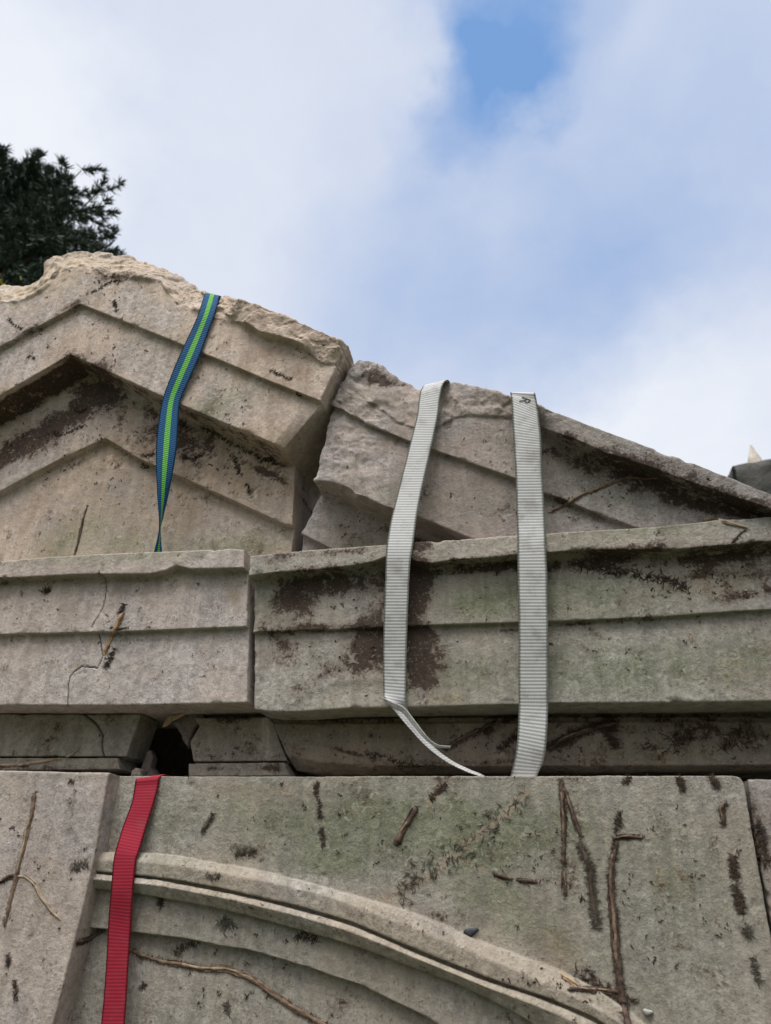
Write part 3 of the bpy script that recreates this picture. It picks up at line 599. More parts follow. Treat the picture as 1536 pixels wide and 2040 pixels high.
# ------------------------------------------------------------------ straps
def catmull(pts, n):
    pts = np.asarray(pts, float); e = np.concatenate([[2 * pts[0] - pts[1]], pts, [2 * pts[-1] - pts[-2]]])
    out = []
    for k in range(len(pts) - 1):
        p0, p1, p2, p3 = e[k:k + 4]; t = np.linspace(0, 1, n, endpoint=False)[:, None]
        out.append(.5 * ((2 * p1) + (-p0 + p2) * t + (2 * p0 - 5 * p1 + 4 * p2 - p3) * t ** 2 + (-p0 + 3 * p1 - 3 * p2 + p3) * t ** 3))
    out.append(pts[-1:]); return np.concatenate(out)
def strap(name, st, m, label, thick=.0022, extra=(), before=(), parent=None, cat='strap'):
    """st: stations (pxL,pyL,pxR,pyR,YL,YR); extra/before: 3-D offsets continuing the ends"""
    A = [P(s[0], s[1], s[4]) for s in st]; B = [P(s[2], s[3], s[5]) for s in st]
    for d in before: A.insert(0, A[0] + np.array(d)); B.insert(0, B[0] + np.array(d))
    for d in extra: A.append(A[-1] + np.array(d)); B.append(B[-1] + np.array(d))
    A = catmull(A, 14); B = catmull(B, 14); c = (A + B) / 2; w = B - A
    t = np.gradient(c, axis=0); N = np.cross(w, t); N /= np.linalg.norm(N, axis=1, keepdims=True) + 1e-9
    if N[:, 1].mean() > 0: N = -N
    s = np.concatenate([[0], np.cumsum(np.linalg.norm(np.diff(c, axis=0), axis=1))])
    nw = 12; U = np.linspace(-.5, .5, nw)
    prof = [(u, .5 * math.sqrt(max(0, 1 - (2 * abs(u)) ** 14))) for u in U] + [(u, -.5 * math.sqrt(max(0, 1 - (2 * abs(u)) ** 14))) for u in U[::-1]]
    V, UV = [], []
    for (u, h) in prof:
        wob = 1 + .006 * np.sin(s * 900 + (3 if u > 0 else 0))
        V.append(c + w * (u * wob)[:, None] + N * (h * thick)); UV.append(np.stack([np.full(len(s), u + .5), s], -1))
    V = np.stack(V, 1); UV = np.stack(UV, 1); n, k = V.shape[:2]
    caps = [np.arange(k), np.arange((n - 1) * k, n * k)[::-1]]
    o = mesh(name, V.reshape(-1, 3), [gridfaces(n, k, True)] + caps, m, parent, uv=UV.reshape(-1, 2))
    if parent is None: tag(o, label, cat)
    return o
strap('blue_strap', [(411, 584, 440, 590, .012, .012), (403, 600, 434, 606, -.012, -.012), (395, 625, 426, 632, -.021, -.021), (380, 660, 413, 668, -.019, -.019), (360, 702, 397, 712, -.0165, -.0165), (340, 750, 376, 760, -.011, -.011), (325, 792, 359, 802, -.0045, -.0045), (316, 838, 355, 852, -.004, -.002), (311, 885, 352, 895, -.004, .001), (311, 935, 344, 945, -.004, .010), (313, 985, 335, 990, -.003, .022), (316, 1025, 326, 1028, -.002, .030), (317, 1052, 320, 1052, .0, .033), (313, 1075, 321, 1075, .004, .034), (307, 1098, 323, 1098, .008, .033), (302, 1125, 326, 1125, .012, .032)], BLUE,
      'blue ratchet strap with bright green centre stripe, twisting over the apex stone', thick=.0017, before=[(0.001, .05, .002), (.002, .10, -.005), (0, .10, -.02)], extra=[(0, .005, -.02)])
w1 = strap('white_strap', [(846, 768, 893, 757, -.003, -.014), (838, 779, 883, 766, -.014, -.025), (834, 800, 877, 792, -.016, -.026), (830, 831, 872, 831, -.018, -.026), (811, 907, 856, 907, -.022, -.026), (792, 983, 839, 983, -.027, -.029), (779, 1034, 830, 1034, -.033, -.033), (772, 1074, 825, 1074, -.0365, -.0365), (769, 1100, 821, 1100, -.0375, -.0375), (768, 1131, 817, 1131, -.0345, -.0345), (765, 1218, 813, 1218, -.023, -.023), (763, 1305, 810, 1305, -.009, -.009), (764, 1372, 809, 1376, -.002, .0), (766, 1390, 809, 1400, -.004, .004),
      (784, 1414, 816, 1420, -.010, .018), (816, 1452, 838, 1456, -.010, .030), (850, 1488, 864, 1487, -.006, .036), (890, 1518, 900, 1515, .0, .038), (928, 1537, 936, 1533, .010, .042), (955, 1547, 962, 1544, .022, .05)], WHITE,
      'off white webbing strap with torn fraying lower end', thick=.0016, before=[(.004, .04, .004), (.006, .08, -.004), (0, .1, -.03)], extra=[(.02, .02, -.012)])
strap('torn_tail', [(759, 1388, 764, 1394, -.012, -.010), (786, 1400, 783, 1410, -.012, -.009), (806, 1410, 803, 1422, -.010, -.006), (830, 1440, 826, 1450, -.006, -.004), (852, 1468, 850, 1476, -.003, 0), (872, 1483, 871, 1489, .002, .004), (898, 1486, 896, 1491, .006, .008)], FRAY, None, parent=w1, thick=.0018)
w2 = strap('white_strap', [(1017, 783, 1066, 783, -.040, -.052), (1017, 787, 1069, 797, -.046, -.055), (1019, 800, 1073, 822, -.048, -.0555), (1022, 862, 1078, 870, -.048, -.0525), (1027, 945, 1081, 945, -.044, -.045), (1029, 1021, 1085, 1021, -.0375, -.0375), (1031, 1075, 1087, 1073, -.0375, -.0375), (1031, 1098, 1088, 1096, -.037, -.037), (1031, 1131, 1090, 1131, -.034, -.034), (1033, 1229, 1092, 1229, -.023, -.023), (1033, 1327, 1092, 1327, -.008, -.008), (1033, 1385, 1092, 1385, 0.0, 0.0), (1033, 1415, 1092, 1418, .004, .004), (1031, 1463, 1089, 1474, .007, .007), (1027, 1501, 1084, 1512, .011, .012), (1018, 1542, 1071, 1543, .018, .018), (1008, 1575, 1060, 1575, .022, .022)], WHITE,
      'white webbing strap with a printed letter at its top', thick=.0016, before=[(.003, .05, .003), (.004, .09, -.012), (0, .1, -.035)])
strap('red_strap', [(272, 1552, 321, 1546, -.001, -.001), (268, 1568, 316, 1566, -.004, -.004), (262, 1600, 307, 1600, -.008, -.008), (246, 1643, 291, 1650, -.014, -.014), (233, 1685, 278, 1694, -.024, -.024), (226, 1714, 272, 1714, -.027, -.027), (221, 1773, 266, 1773, -.027, -.027), (216, 1833, 262, 1840, -.020, -.020), (212, 1910, 257, 1910, -.018, -.018), (203, 2024, 250, 2024, -.017, -.017), (186, 2150, 238, 2150, -.016, -.016), (160, 2290, 215, 2290, -.016, -.016)], RED,
      'red webbing strap hanging over the carved arch beside the pilaster', thick=.0020, before=[(.003, .03, .004), (.004, .06, -.012)])
# the printed mark: a letter turned on its side with a bar above it
def letter():
    cu = bpy.data.curves.new('printed_letter', 'FONT'); cu.body = 'R'; cu.size = .027; cu.extrude = .00008; cu.align_x = 'CENTER'; cu.align_y = 'CENTER'
    t = bpy.data.objects.new('tmp', cu); C.objects.link(t); bpy.context.view_layer.update()
    me = bpy.data.meshes.new_from_object(t.evaluated_get(bpy.context.evaluated_depsgraph_get())); bpy.data.objects.remove(t)
    a, b = P(1019, 796, -.048), P(1073, 814, -.0555); c, e = P(1043, 786, -.0505), P(1046, 806, -.0515)
    u = Vector(b - a).normalized(); v = Vector(c - e); v = (v - u * v.dot(u)).normalized(); n = u.cross(v)
    V = np.array([tuple(q.co) for q in me.vertices]); V = V[:, [1, 0, 2]] * np.array([1, -1, 1])     # quarter turn
    cen = Vector(P(1045, 797, -.0535))
    W3 = np.array([tuple(cen + u * q[0] * 1.05 + v * q[1] * .85 + n * q[2]) for q in V])
    o = mesh('printed_letter', W3, [np.array(p.vertices[:]) for p in me.polygons], INK, w2, smooth=False)
    bpy.data.meshes.remove(me)
letter()

# ------------------------------------------------------------------ ivy: stems, rootlets, twigs
def tube(p, r, m, name, parent=None, flat=.62, seed=0, k=11, nrm=None, lift=.45):
    t = np.gradient(p, axis=0); t /= np.linalg.norm(t, axis=1, keepdims=True) + 1e-9
    n = nrm if nrm is not None else np.tile([0, -1.0, 0], (len(p), 1)); n = n - t * (n * t).sum(1, keepdims=True); n /= np.linalg.norm(n, axis=1, keepdims=True) + 1e-9
    b = np.cross(t, n); c = p + n * (r * lift)[:, None]
    a = np.linspace(0, math.tau, k, endpoint=False)
    V = np.stack([c + b * (r * math.cos(q))[:, None] + n * (r * flat * math.sin(q))[:, None] for q in a], 1)
    rid = np.stack([fbm(np.stack([np.full(len(p), q * 1.7), np.arange(len(p)) * .05, np.full(len(p), seed * 1.3)], -1), 1.0, 2, seed + 9) for q in range(k)], 1)
    V = V + (V - c[:, None]) * (.42 * fbm(V, .007, 2, seed) + .30 * fbm(V, .003, 2, seed + 4) + .55 * rid)[..., None]
    nn = len(p); caps = [np.arange(k)[::-1], np.arange((nn - 1) * k, nn * k)]
    return V.reshape(-1, 3), [gridfaces(nn, k, True)[:, ::-1]] + caps
def hairs(base, d, n, ln, wd, curl=.35):
    """tapering three-sided rootlets"""
    N = len(base); s = np.cross(d, n); s /= np.linalg.norm(s, axis=1, keepdims=True) + 1e-9
    ln, wd = ln[:, None], wd[:, None]; bend = s * RNG.normal(0, curl, (N, 1)) * ln
    mid = base + d * ln * .55 + n * wd * .8 + bend * .3; tip = base + d * ln + bend + n * wd * .25
    V = np.concatenate([base + s * wd, base - s * wd, base + n * wd * 1.6, mid + s * wd * .7, mid - s * wd * .7, mid + n * wd * 1.0, tip])
    i = np.arange(N); q = lambda a: i + a * N
    Q = np.concatenate([np.stack([q(a), q(b), q(b + 3), q(a + 3)], 1) for a, b in ((0, 1), (1, 2), (2, 0))])
    T3 = np.concatenate([np.stack([q(a + 3), q(b + 3), q(6)], 1) for a, b in ((0, 1), (1, 2), (2, 0))])
    return V, [Q, T3]
def side_hairs(p, n, per, ln, wd, spread=.5, both=True):
    k = len(p); t = np.gradient(p, axis=0); t /= np.linalg.norm(t, axis=1, keepdims=True) + 1e-9
    i = RNG.integers(0, k, per); sg = RNG.choice([-1, 1], per)[:, None]; s = np.cross(t[i], n[i])
    d = s * sg + t[i] * RNG.normal(0, spread, (per, 1)); d /= np.linalg.norm(d, axis=1, keepdims=True)
    b = p[i] + t[i] * RNG.normal(0, .0015, (per, 1)) + n[i] * .0005
    return hairs(b, d, n[i], ln * RNG.uniform(.4, 1.15, per), wd * RNG.uniform(.6, 1.4, per))
PXM = .00091       # metres per photo pixel at the wall
def stem(label, pts, r, m=BARK, roots=0, rl=9, name='dead_ivy', taper=(1, .8), cat='ivy stem', rm=ROOT, seed=None, group=None, lift=.45):
    seed = seed or int(pts[0][0] * 7 + pts[0][1])
    p, n = path(pts); k = len(p)
    if k < 4:
        q = np.linspace(0, k - 1, 5); p = np.stack([np.interp(q, range(k), p[:, c]) for c in range(3)], -1); n = np.tile(n[:1], (5, 1)); k = 5
    n = box(n, 3, 0); n /= np.linalg.norm(n, axis=1, keepdims=True)
    rg = np.random.default_rng(seed); tt = np.gradient(p, axis=0); tt /= np.linalg.norm(tt, axis=1, keepdims=True) + 1e-9; sd_ = np.cross(tt, n); R_ = r * PXM
    def strand(off, rad, a, b, sdd):
        i0, i1 = int(a * (k - 1)), max(int(b * (k - 1)), int(a * (k - 1)) + 3); i1 = min(i1, k - 1); i0 = min(i0, i1 - 3); i0 = max(i0, 0)
        q = p[i0:i1 + 1] + sd_[i0:i1 + 1] * (off + .35 * R_ * fbm(p[i0:i1 + 1] + sdd, .018, 2, sdd))[:, None]
        rr = rad * np.linspace(taper[0], taper[1], k)[i0:i1 + 1] * (1 + .5 * fbm(q, .014, 2, sdd)); rr[0] *= .3; rr[-1] *= .25
        return tube(q, rr, m, '', nrm=n[i0:i1 + 1], seed=sdd, lift=lift, k=8)
    def strands(lst):
        Vs, Fs, off = [], [], 0
        for e, (o_, rad, a, b) in enumerate(lst):
            V, Fc = strand(o_, rad, a, b, seed + 31 * e); Vs.append(V); Fs += [f + off for f in Fc]; off += len(V)
        return np.concatenate(Vs), Fs
    if r < 3.5: lst = [(0, .7 * R_, 0, 1)]
    else: lst = [(rg.normal(0, .08) * R_, .52 * R_, 0, 1), (.38 * R_, .34 * R_, rg.uniform(0, .3), rg.uniform(.6, 1)), (-.40 * R_, .32 * R_, rg.uniform(0, .35), rg.uniform(.55, 1)), (rg.choice([-.7, .7]) * R_, .2 * R_, rg.uniform(0, .5), rg.uniform(.6, 1))]
    V, Fc = strands(lst)
    o = tag(mesh(name, V, Fc, m), label, cat, group)
    if r >= 5.5 and m in (BARK, DARKBARK):
        V, Fc = strands([(rg.uniform(-.2, .2) * R_, .30 * R_, rg.uniform(.05, .3), rg.uniform(.55, .9))]); V = V + np.array([0, -.35 * R_, 0]); mesh('bare_wood', V, Fc, PALEWOOD if m is BARK else BARK, o)
    if roots:
        V, Fc = side_hairs(p, n, int(roots * 2.6), rl * PXM, .00048); mesh('rootlets', V, Fc, rm, o)['kind'] = 'stuff'
    return o
def pad(label, pts, roots, rl, m=ROOT, group=None, w=2.0):
    """a dried mat of rootlets with no stem left"""
    p, n = path(pts, 2.5); p = p + RNG.normal(0, w * PXM * .5, p.shape) * np.array([1, 0, 1])
    V, Fc = side_hairs(p, n, int(roots * 1.7), rl * PXM, .00055, .75)
    return tag(mesh('ivy_rootlet_mat', V, Fc, m), label, 'ivy rootlets', group)
# pilaster
stem('long dry ivy stem upright on the pilaster face', [(70, 1580), (62, 1625), (48, 1680), (36, 1730), (26, 1775), (16, 1815), (9, 1842)], 6, roots=60, rl=8)
stem('thin ivy branch bending down to the right on the pilaster', [(30, 1745), (50, 1746), (68, 1760), (80, 1785), (100, 1812), (122, 1834)], 4, PALEWOOD, taper=(.9, .9))
stem('dark knotted ivy branch at the left picture edge on the pilaster', [(-30, 1765), (0, 1757), (18, 1746), (36, 1744)], 5.5, DARKBARK, roots=20)
pad('spiky tuft of grey rootlets on the pilaster edge', [(146, 1728), (158, 1724), (174, 1720)], 46, 16, ROOTG)
stem('short stub of broken ivy in the corner beside the red strap', [(152, 1880), (172, 1874), (190, 1862), (206, 1852)], 6, DARKBARK, roots=40, rl=9)
pad('small dark rootlet mat low on the pilaster', [(18, 1900), (17, 1925)], 30, 7)
pad('brown rootlet mat at the bottom of the pilaster', [(28, 1955), (32, 1990)], 36, 7)
pad('tiny rootlet tuft near the pilaster top', [(138, 1556), (146, 1560)], 18, 8)
# arch field
stem('long winding ivy stem inside the carved arch', [(256, 1890), (280, 1902), (310, 1912), (350, 1920), (400, 1930), (450, 1930), (490, 1944), (520, 1962), (550, 1985), (590, 2010), (630, 2032), (680, 2062)], 6, roots=150, rl=9, taper=(.75, 1.1))
pad('loose spray of rootlets on the inner arch band', [(350, 1895), (375, 1885), (395, 1880)], 40, 10)
pad('star shaped rootlet tuft under the arch roll', [(440, 1838), (465, 1842)], 44, 14, ROOTG)
pad('dark rootlet tuft hanging below the arch roll', [(592, 1862), (612, 1866), (632, 1872)], 44, 12)
pad('dark rootlet streak below the arch roll beside the red strap', [(318, 1790), (322, 1806)], 30, 10)
pad('faint rootlet scribble on the arch fillet', [(412, 1740), (430, 1748), (440, 1742)], 26, 8, ROOTG)
pad('small rootlet mat low inside the arch', [(450, 2000), (456, 2020)], 30, 9, ROOTG)
pad('brown rootlet fleck inside the arch below the stem', [(282, 1968), (288, 1960)], 16, 8)
# spandrel
stem('feathery ivy sprig high on the panel beside the red strap', [(404, 1656), (414, 1640), (424, 1624)], 2.6, DARKBARK, roots=34, rl=9)
stem('thick split ivy stem slanting below the torn strap end', [(788, 1682), (796, 1668), (806, 1650), (818, 1630), (832, 1608)], 8, DARKBARK, roots=60, rl=7, taper=(1.15, .8))
pad('dark rootlet mat above the slanting split stem', [(858, 1592), (876, 1574), (888, 1560)], 60, 10)
pad('upper of three rootlet mats in a column', [(630, 1558), (631, 1584)], 40, 8)
pad('middle of three rootlet mats in a column', [(637, 1596), (638, 1626)], 40, 8)
pad('lower of three rootlet mats in a column', [(641, 1648), (645, 1682)], 40, 8)
pad('dark rootlet tangle above the arch moulding', [(470, 1700), (490, 1694), (505, 1696)], 40, 12, ROOTG)
pad('broad diagonal scatter of rootlets across the spandrel', [(1036, 1580), (1005, 1620), (968, 1655), (925, 1690), (890, 1715), (850, 1745), (790, 1775)], 190, 11, ROOTG, w=22)
stem('first split dark twig lying level on the pale trail', [(985, 1742), (1002, 1746), (1018, 1752)], 5, DARKBARK, roots=18, rl=6)
stem('second flat brown twig lying level on the pale trail', [(1030, 1752), (1050, 1755), (1072, 1757)], 4.5, DARKBARK, roots=18, rl=6)
stem('straight ivy stem dropping from the panel top', [(1116, 1554), (1120, 1590), (1124, 1625), (1124, 1665), (1122, 1724)], 6, roots=70, rl=8, m=DARKBARK)
stem('flat dark stem piece below the straight stem', [(1123, 1732), (1125, 1758), (1125, 1786)], 6.5, DARKBARK, roots=20, rl=5)
stem('short ivy stem forking off the straight stem', [(1122, 1566), (1134, 1598), (1146, 1636), (1158, 1668)], 5.5, DARKBARK, roots=40, rl=7)
stem('hairy ivy stem curving down left of the longest stem', [(1154, 1680), (1166, 1702), (1176, 1735), (1179, 1768), (1182, 1800), (1190, 1848)], 5, DARKBARK, roots=170, rl=12, rm=ROOTG)
stem('longest ivy stem running down the panel to the bottom', [(1228, 1672), (1222, 1705), (1217, 1745), (1218, 1785), (1224, 1830), (1226, 1875), (1230, 1920), (1236, 1965), (1242, 2005), (1252, 2050), (1262, 2110)], 7, DARKBARK, roots=260, rl=11, taper=(.85, 1.25))
stem('short level ivy piece at the head of the longest stem', [(1222, 1670), (1245, 1668), (1262, 1667), (1282, 1667)], 6, DARKBARK, roots=40, rl=6)
pad('rootlet tuft above the head of the longest stem', [(1226, 1655), (1232, 1635), (1234, 1618)], 40, 10)
stem('dark broken ivy stick lying level at the arch edge', [(1130, 1972), (1160, 1969), (1190, 1972), (1234, 1976)], 6.5, DARKBARK, roots=20, rl=6, taper=(.9, .9))
stem('orange splinter of wood on the arch moulding', [(1114, 1939), (1130, 1950), (1154, 1964)], 5, WOOD, name='wood_splinter', cat='splinter', taper=(.8, .6))
pad('crumbled black root heap at the arch edge', [(1140, 1938), (1165, 1940), (1200, 1960), (1230, 1985), (1260, 1995)], 110, 12, w=10)
pad('upper hairy rootlet strip near the panel right edge', [(1458, 1705), (1462, 1730), (1466, 1750)], 90, 10)
pad('lower hairy rootlet strip near the panel right edge', [(1466, 1763), (1472, 1790), (1478, 1820)], 100, 11)
stem('curled dark ivy knot near the panel top right corner', [(1446, 1602), (1434, 1612), (1440, 1626), (1440, 1644)], 7, DARKBARK, roots=24, rl=7)
pad('dark rootlet patch under the right end of the frieze', [(1352, 1550), (1360, 1572)], 50, 10)
pad('dark rootlet patch at the panel top right corner', [(1418, 1550), (1430, 1566)], 44, 10)
pad('rootlet flecks below the frieze above the longest stem', [(1244, 1560), (1252, 1550)], 30, 8)
pad('faded rootlet fan low near the panel right edge', [(1486, 1850), (1496, 1862)], 36, 12, ROOTG)
pad('mossy rootlet strip at the lower right panel edge', [(1500, 1910), (1506, 1940), (1514, 1955)], 50, 9, ROOTG)
pad('tangled rootlets on the jamb stone', [(1505, 1640), (1512, 1670), (1520, 1700), (1524, 1720)], 110, 14, w=8)
# cornice
st = stem('orange brown stick jammed over the crack of the pale cornice', [(208, 1305), (216, 1284), (228, 1258), (240, 1232), (248, 1220)], 6.5, WOOD, roots=0, name='stick', cat='stick', taper=(.8, 1.0), lift=1.1)
pad('dark bark shreds above the orange brown stick', [(240, 1224), (246, 1204)], 40, 11)
pad('dark bark shreds below the orange brown stick', [(212, 1328), (222, 1305), (226, 1295)], 50, 11)
stem('small dark knot beside the orange brown stick', [(222, 1250), (230, 1254), (254, 1250)], 4, DARKBARK, roots=18, rl=6)
pad('dark root clump under the left cornice lip', [(82, 1178), (92, 1172), (98, 1180)], 40, 12)
pad('long fringe of black rootlets under the mossy cornice lip', [(1150, 1128), (1200, 1134), (1250, 1140), (1300, 1150), (1345, 1160), (1370, 1170)], 210, 14, w=8)
pad('black rootlet fringe under the lip by the right white strap', [(900, 1128), (960, 1122), (1020, 1118)], 80, 8, w=5)
stem('pale straw lying on the mossy cornice face', [(1374, 1262), (1376, 1274), (1377, 1284)], 3, PALEWOOD, name='straw', cat='straw')
stem('flat splintered stick lying on the cornice ledge', [(1400, 1036), (1420, 1034), (1445, 1040), (1490, 1052)], 5, PALEWOOD, name='stick', cat='stick', lift=1.0)
stem('thin twig leaning on the right cornice lip', [(1456, 1084), (1472, 1066), (1486, 1054)], 2.4, DARKBARK, roots=12, rl=6, name='twig', cat='twig')
# frieze
stem('long bare twig resting on the frieze ledge', [(-20, 1525), (40, 1523), (90, 1516), (130, 1510), (150, 1498), (160, 1490)], 4, PALEWOOD, name='twig', cat='twig', lift=1.2)
stem('black ivy stem rising across the frieze between white straps', [(884, 1492), (905, 1482), (930, 1466), (960, 1452), (985, 1440)], 5.5, DARKBARK, roots=60, rl=10)
stem('black ivy stem on the frieze right of the white straps', [(1092, 1492), (1118, 1474), (1150, 1460), (1190, 1448), (1230, 1440)], 6, DARKBARK, roots=120, rl=13)
pad('rootlet mat on the frieze by the right white strap', [(992, 1496), (1010, 1480), (1028, 1466)], 60, 11)
pad('curving rootlet line low on the dark frieze', [(730, 1500), (760, 1506), (800, 1520), (840, 1526)], 60, 9)
pad('dark rootlet fan hanging down the frieze', [(1205, 1448), (1216, 1470), (1230, 1490)], 70, 13)
pad('rootlet patches toward the frieze right end', [(1330, 1480), (1350, 1462), (1375, 1470)], 80, 13, w=12)
pad('ragged rootlets at the frieze right picture edge', [(1440, 1490), (1465, 1470), (1490, 1440)], 70, 13, w=10)
# pediment
stem('thin ivy stem standing on the recessed tympanum', [(149, 1104), (154, 1085), (160, 1060), (165, 1036), (174, 1008)], 4.5, DARKBARK, roots=30, rl=5)
stem('forked dry vine across the mossy raking step', [(1096, 1022), (1120, 1008), (1140, 998), (1160, 985), (1190, 975), (1225, 960), (1255, 952), (1290, 954), (1312, 952)], 5, BARK, roots=26, rl=7, taper=(.9, .5), lift=1.0)
for k, (lab, q, n_) in enumerate((
    ('dark rootlet cluster beside the blue strap on the recessed band', [(366, 910), (382, 916), (398, 908)], 70), ('dark rootlet cluster under the raking soffit by the blue strap', [(360, 840), (372, 850)], 40),
    ('row of black rootlets along the raking soffit edge', [(398, 848), (430, 866), (470, 888), (520, 912), (566, 930)], 190), ('hanging chain of rootlets on the recessed band', [(462, 905), (472, 925), (478, 945)], 60), ('lower end of the rootlet chain on the recessed band', [(490, 965), (498, 980)], 30),
    ('black rootlet tuft near the right end of the recessed band', [(522, 920), (534, 912), (545, 922)], 60), ('brown ragged rootlets below the crest notch', [(226, 600), (232, 612), (230, 622)], 40), ('dark rootlet smear below the broken crest', [(176, 585), (200, 575), (222, 560), (240, 562)], 80),
    ('rootlet knot in the shaded recess left of the apex', [(148, 812), (160, 822), (172, 812)], 60), ('two lobed rootlet knot on the shaded band', [(108, 858), (118, 868), (160, 852), (170, 848)], 80), ('rootlet blotch on the left rake', [(14, 880), (22, 892)], 24), ('brown rootlet dabs on the upper left band', [(18, 634), (30, 646), (42, 656)], 40),
    ('tiny rootlet knot on the second left band', [(56, 712), (64, 708), (68, 714)], 26), ('black knot at the end of the raking step', [(590, 780), (598, 788)], 34), ('rootlet scrawl above the raking step end', [(538, 738), (556, 746), (578, 756)], 40), ('rootlet dab left of the blue strap on the tympanum', [(285, 925), (296, 932)], 30), ('dark rootlet dab at the blue strap left edge', [(284, 908), (306, 904)], 44))):
    pad(lab, q, n_, 9 if k != 2 else 10, w=4)
# chips
def chip_obj(name, label, poly, Y, thick, m, cat, seed, z=1.0):
    """a thick broken shard with its own outline"""
    pts = np.array([P(a, b, Y) for a, b in poly]); c = pts.mean(0); rings = []
    dn = []
    for q in range(len(pts)):
        for s in np.linspace(0, 1, 4, endpoint=False): dn.append(pts[q] + (pts[(q + 1) % len(pts)] - pts[q]) * s)
    dn = np.array(dn); k = len(dn)
    for (s, dy) in ((.4, -.03), (.9, -.01), (.98, .03), (1, .12), (.97, .9), (.6, 1.0)):
        r = c + (dn - c) * s; r[:, 1] += dy * thick; r = r + .12 * thick * np.stack([fbm(r, .012, 2, seed + j) for j in range(3)], -1); rings.append(r)
    V = np.concatenate(rings); Fq = gridfaces(6, k, True)
    A = np.zeros((len(V), 4)); B = A.copy(); B[:, 2] = .6; A[:, 1] = .12
    o = mesh(name, V, [Fq, np.arange(k)[::-1], np.arange(5 * k, 6 * k)], m, attrs={'mk': A, 'mk2': B}, smooth=True)
    o.color = (.42, .39, .37, 1); return tag(o, label, cat)
z6 = lambda L: [(200 + a / 3.49, 1380 + b / 3.49) for a, b in L]
chip_obj('stone_shard', 'ragged stone shard hanging at the top right of the hole', z6([(480, 195), (540, 160), (600, 115), (690, 105), (715, 180), (650, 255), (618, 320), (604, 385), (565, 320), (535, 245)]), .088, .03, STONE, 'stone shard', 5)
chip_obj('stone_shard', 'dark upright shard at the lower left of the hole', z6([(258, 605), (285, 510), (322, 408), (346, 396), (366, 452), (350, 515), (418, 604)]), .105, .02, STONE, 'stone shard', 15)
chip_obj('stone_shard', 'rounded stone nub beside the red strap top', z6([(205, 590), (216, 536), (246, 516), (276, 534), (280, 592)]), .05, .03, STONE, 'stone shard', 25)
chip_obj('dead_leaf', 'curled pale dead leaf caught in the hole', z6([(455, 185), (480, 165), (540, 150), (600, 118), (630, 118), (590, 150), (540, 180), (490, 200), (465, 230), (430, 240)]), .080, .003, LEAF, 'dead leaf', 35)
def flat_chip(label, px, py, rx, ry, m, cat, name, h=.004, an=0):
    c, n = hit(px, py); k = 12; a = np.linspace(0, math.tau, k, endpoint=False); ca, sa = math.cos(an), math.sin(an)
    u = np.array([1, 0, 0.]); u -= n * u.dot(n); u /= np.linalg.norm(u); v = np.cross(n, u); R = []
    for s, hh in ((1, -.2), (1, .4), (.75, .9), (.3, 1.0)):
        q = s * (1 + .2 * np.sin(a * 3 + 1)); X = rx * PXM * np.cos(a) * q; Z = ry * PXM * np.sin(a) * q
        R.append(c + u * (X * ca - Z * sa)[:, None] + v * (X * sa + Z * ca)[:, None] + n * hh * h)
    return tag(mesh(name, np.concatenate(R), [gridfaces(4, k, True), np.arange(3 * k, 4 * k)], m), label, cat)
flat_chip('blue black chip stuck on the arch fillet', 938, 1857, 12, 6, SLATE, 'chip', 'slate_chip', an=.3)
flat_chip('small pale snail shell below the longest ivy stem', 1290, 2016, 7, 4, FRAY, 'shell', 'snail_shell', h=.005)

# crumbs nobody could count
def crumbs(name, label, regions, m, size):
    B, N_ = [], []
    for (px, py, rx, ry, n) in regions:
        for _ in range(n):
            a, b = px + random.gauss(0, rx * .6), py + random.gauss(0, ry * .6)
            if not (-40 < a < 1580 and 490 < b < 2100): continue
            d = Vector(ray(a, b)).normalized(); p, nn, i, t = BV.ray_cast(Vector(CAM), d)
            if p is None: continue
            if nn.dot(d) > 0: nn = -nn
            cl = random.choice((1, 1, 2, 3, 5))
            for _k in range(cl):
                B.append(np.array(p) + np.array([random.gauss(0, .002), 0, random.gauss(0, .002)])); N_.append(np.array(nn))
    B, N_ = np.array(B), np.array(N_); k = len(B); d = RNG.normal(0, 1, (k, 3)); d -= N_ * (d * N_).sum(1, keepdims=True); d /= np.linalg.norm(d, axis=1, keepdims=True)
    V, Fc = hairs(B, d, N_, size * RNG.uniform(.3, 1.3, k), .0008 * RNG.uniform(.5, 1.6, k), .5)
    tag(mesh(name, V, Fc, m), label, 'plant debris', kind='stuff')
crumbs('ivy_debris', 'fine dark crumbs of ivy root clinging across the stones', [(130, 660, 130, 90, 46), (300, 680, 140, 80, 44), (480, 780, 120, 90, 26), (200, 880, 200, 70, 60), (300, 980, 250, 80, 60), (480, 930, 90, 60, 30), (1000, 930, 200, 80, 24), (1250, 990, 160, 50, 34), (700, 1040, 60, 40, 16),
    (200, 1240, 250, 110, 26), (1250, 1230, 330, 130, 40), (900, 1470, 300, 40, 50), (1300, 1470, 240, 40, 70), (600, 1640, 260, 90, 30), (1000, 1700, 260, 100, 46), (1350, 1780, 160, 170, 46), (70, 1780, 90, 220, 22), (420, 1960, 200, 70, 26), (640, 1830, 260, 60, 22), (1080, 1970, 130, 40, 30), (430, 880, 130, 50, 40), (120, 860, 120, 40, 40), (200, 570, 90, 30, 24), (620, 690, 60, 30, 14), (1400, 1150, 120, 40, 50), (640, 1180, 90, 50, 30), (700, 1320, 80, 60, 30), (300, 520, 120, 30, 14), (470, 1480, 70, 35, 12)], ROOT, .0042)

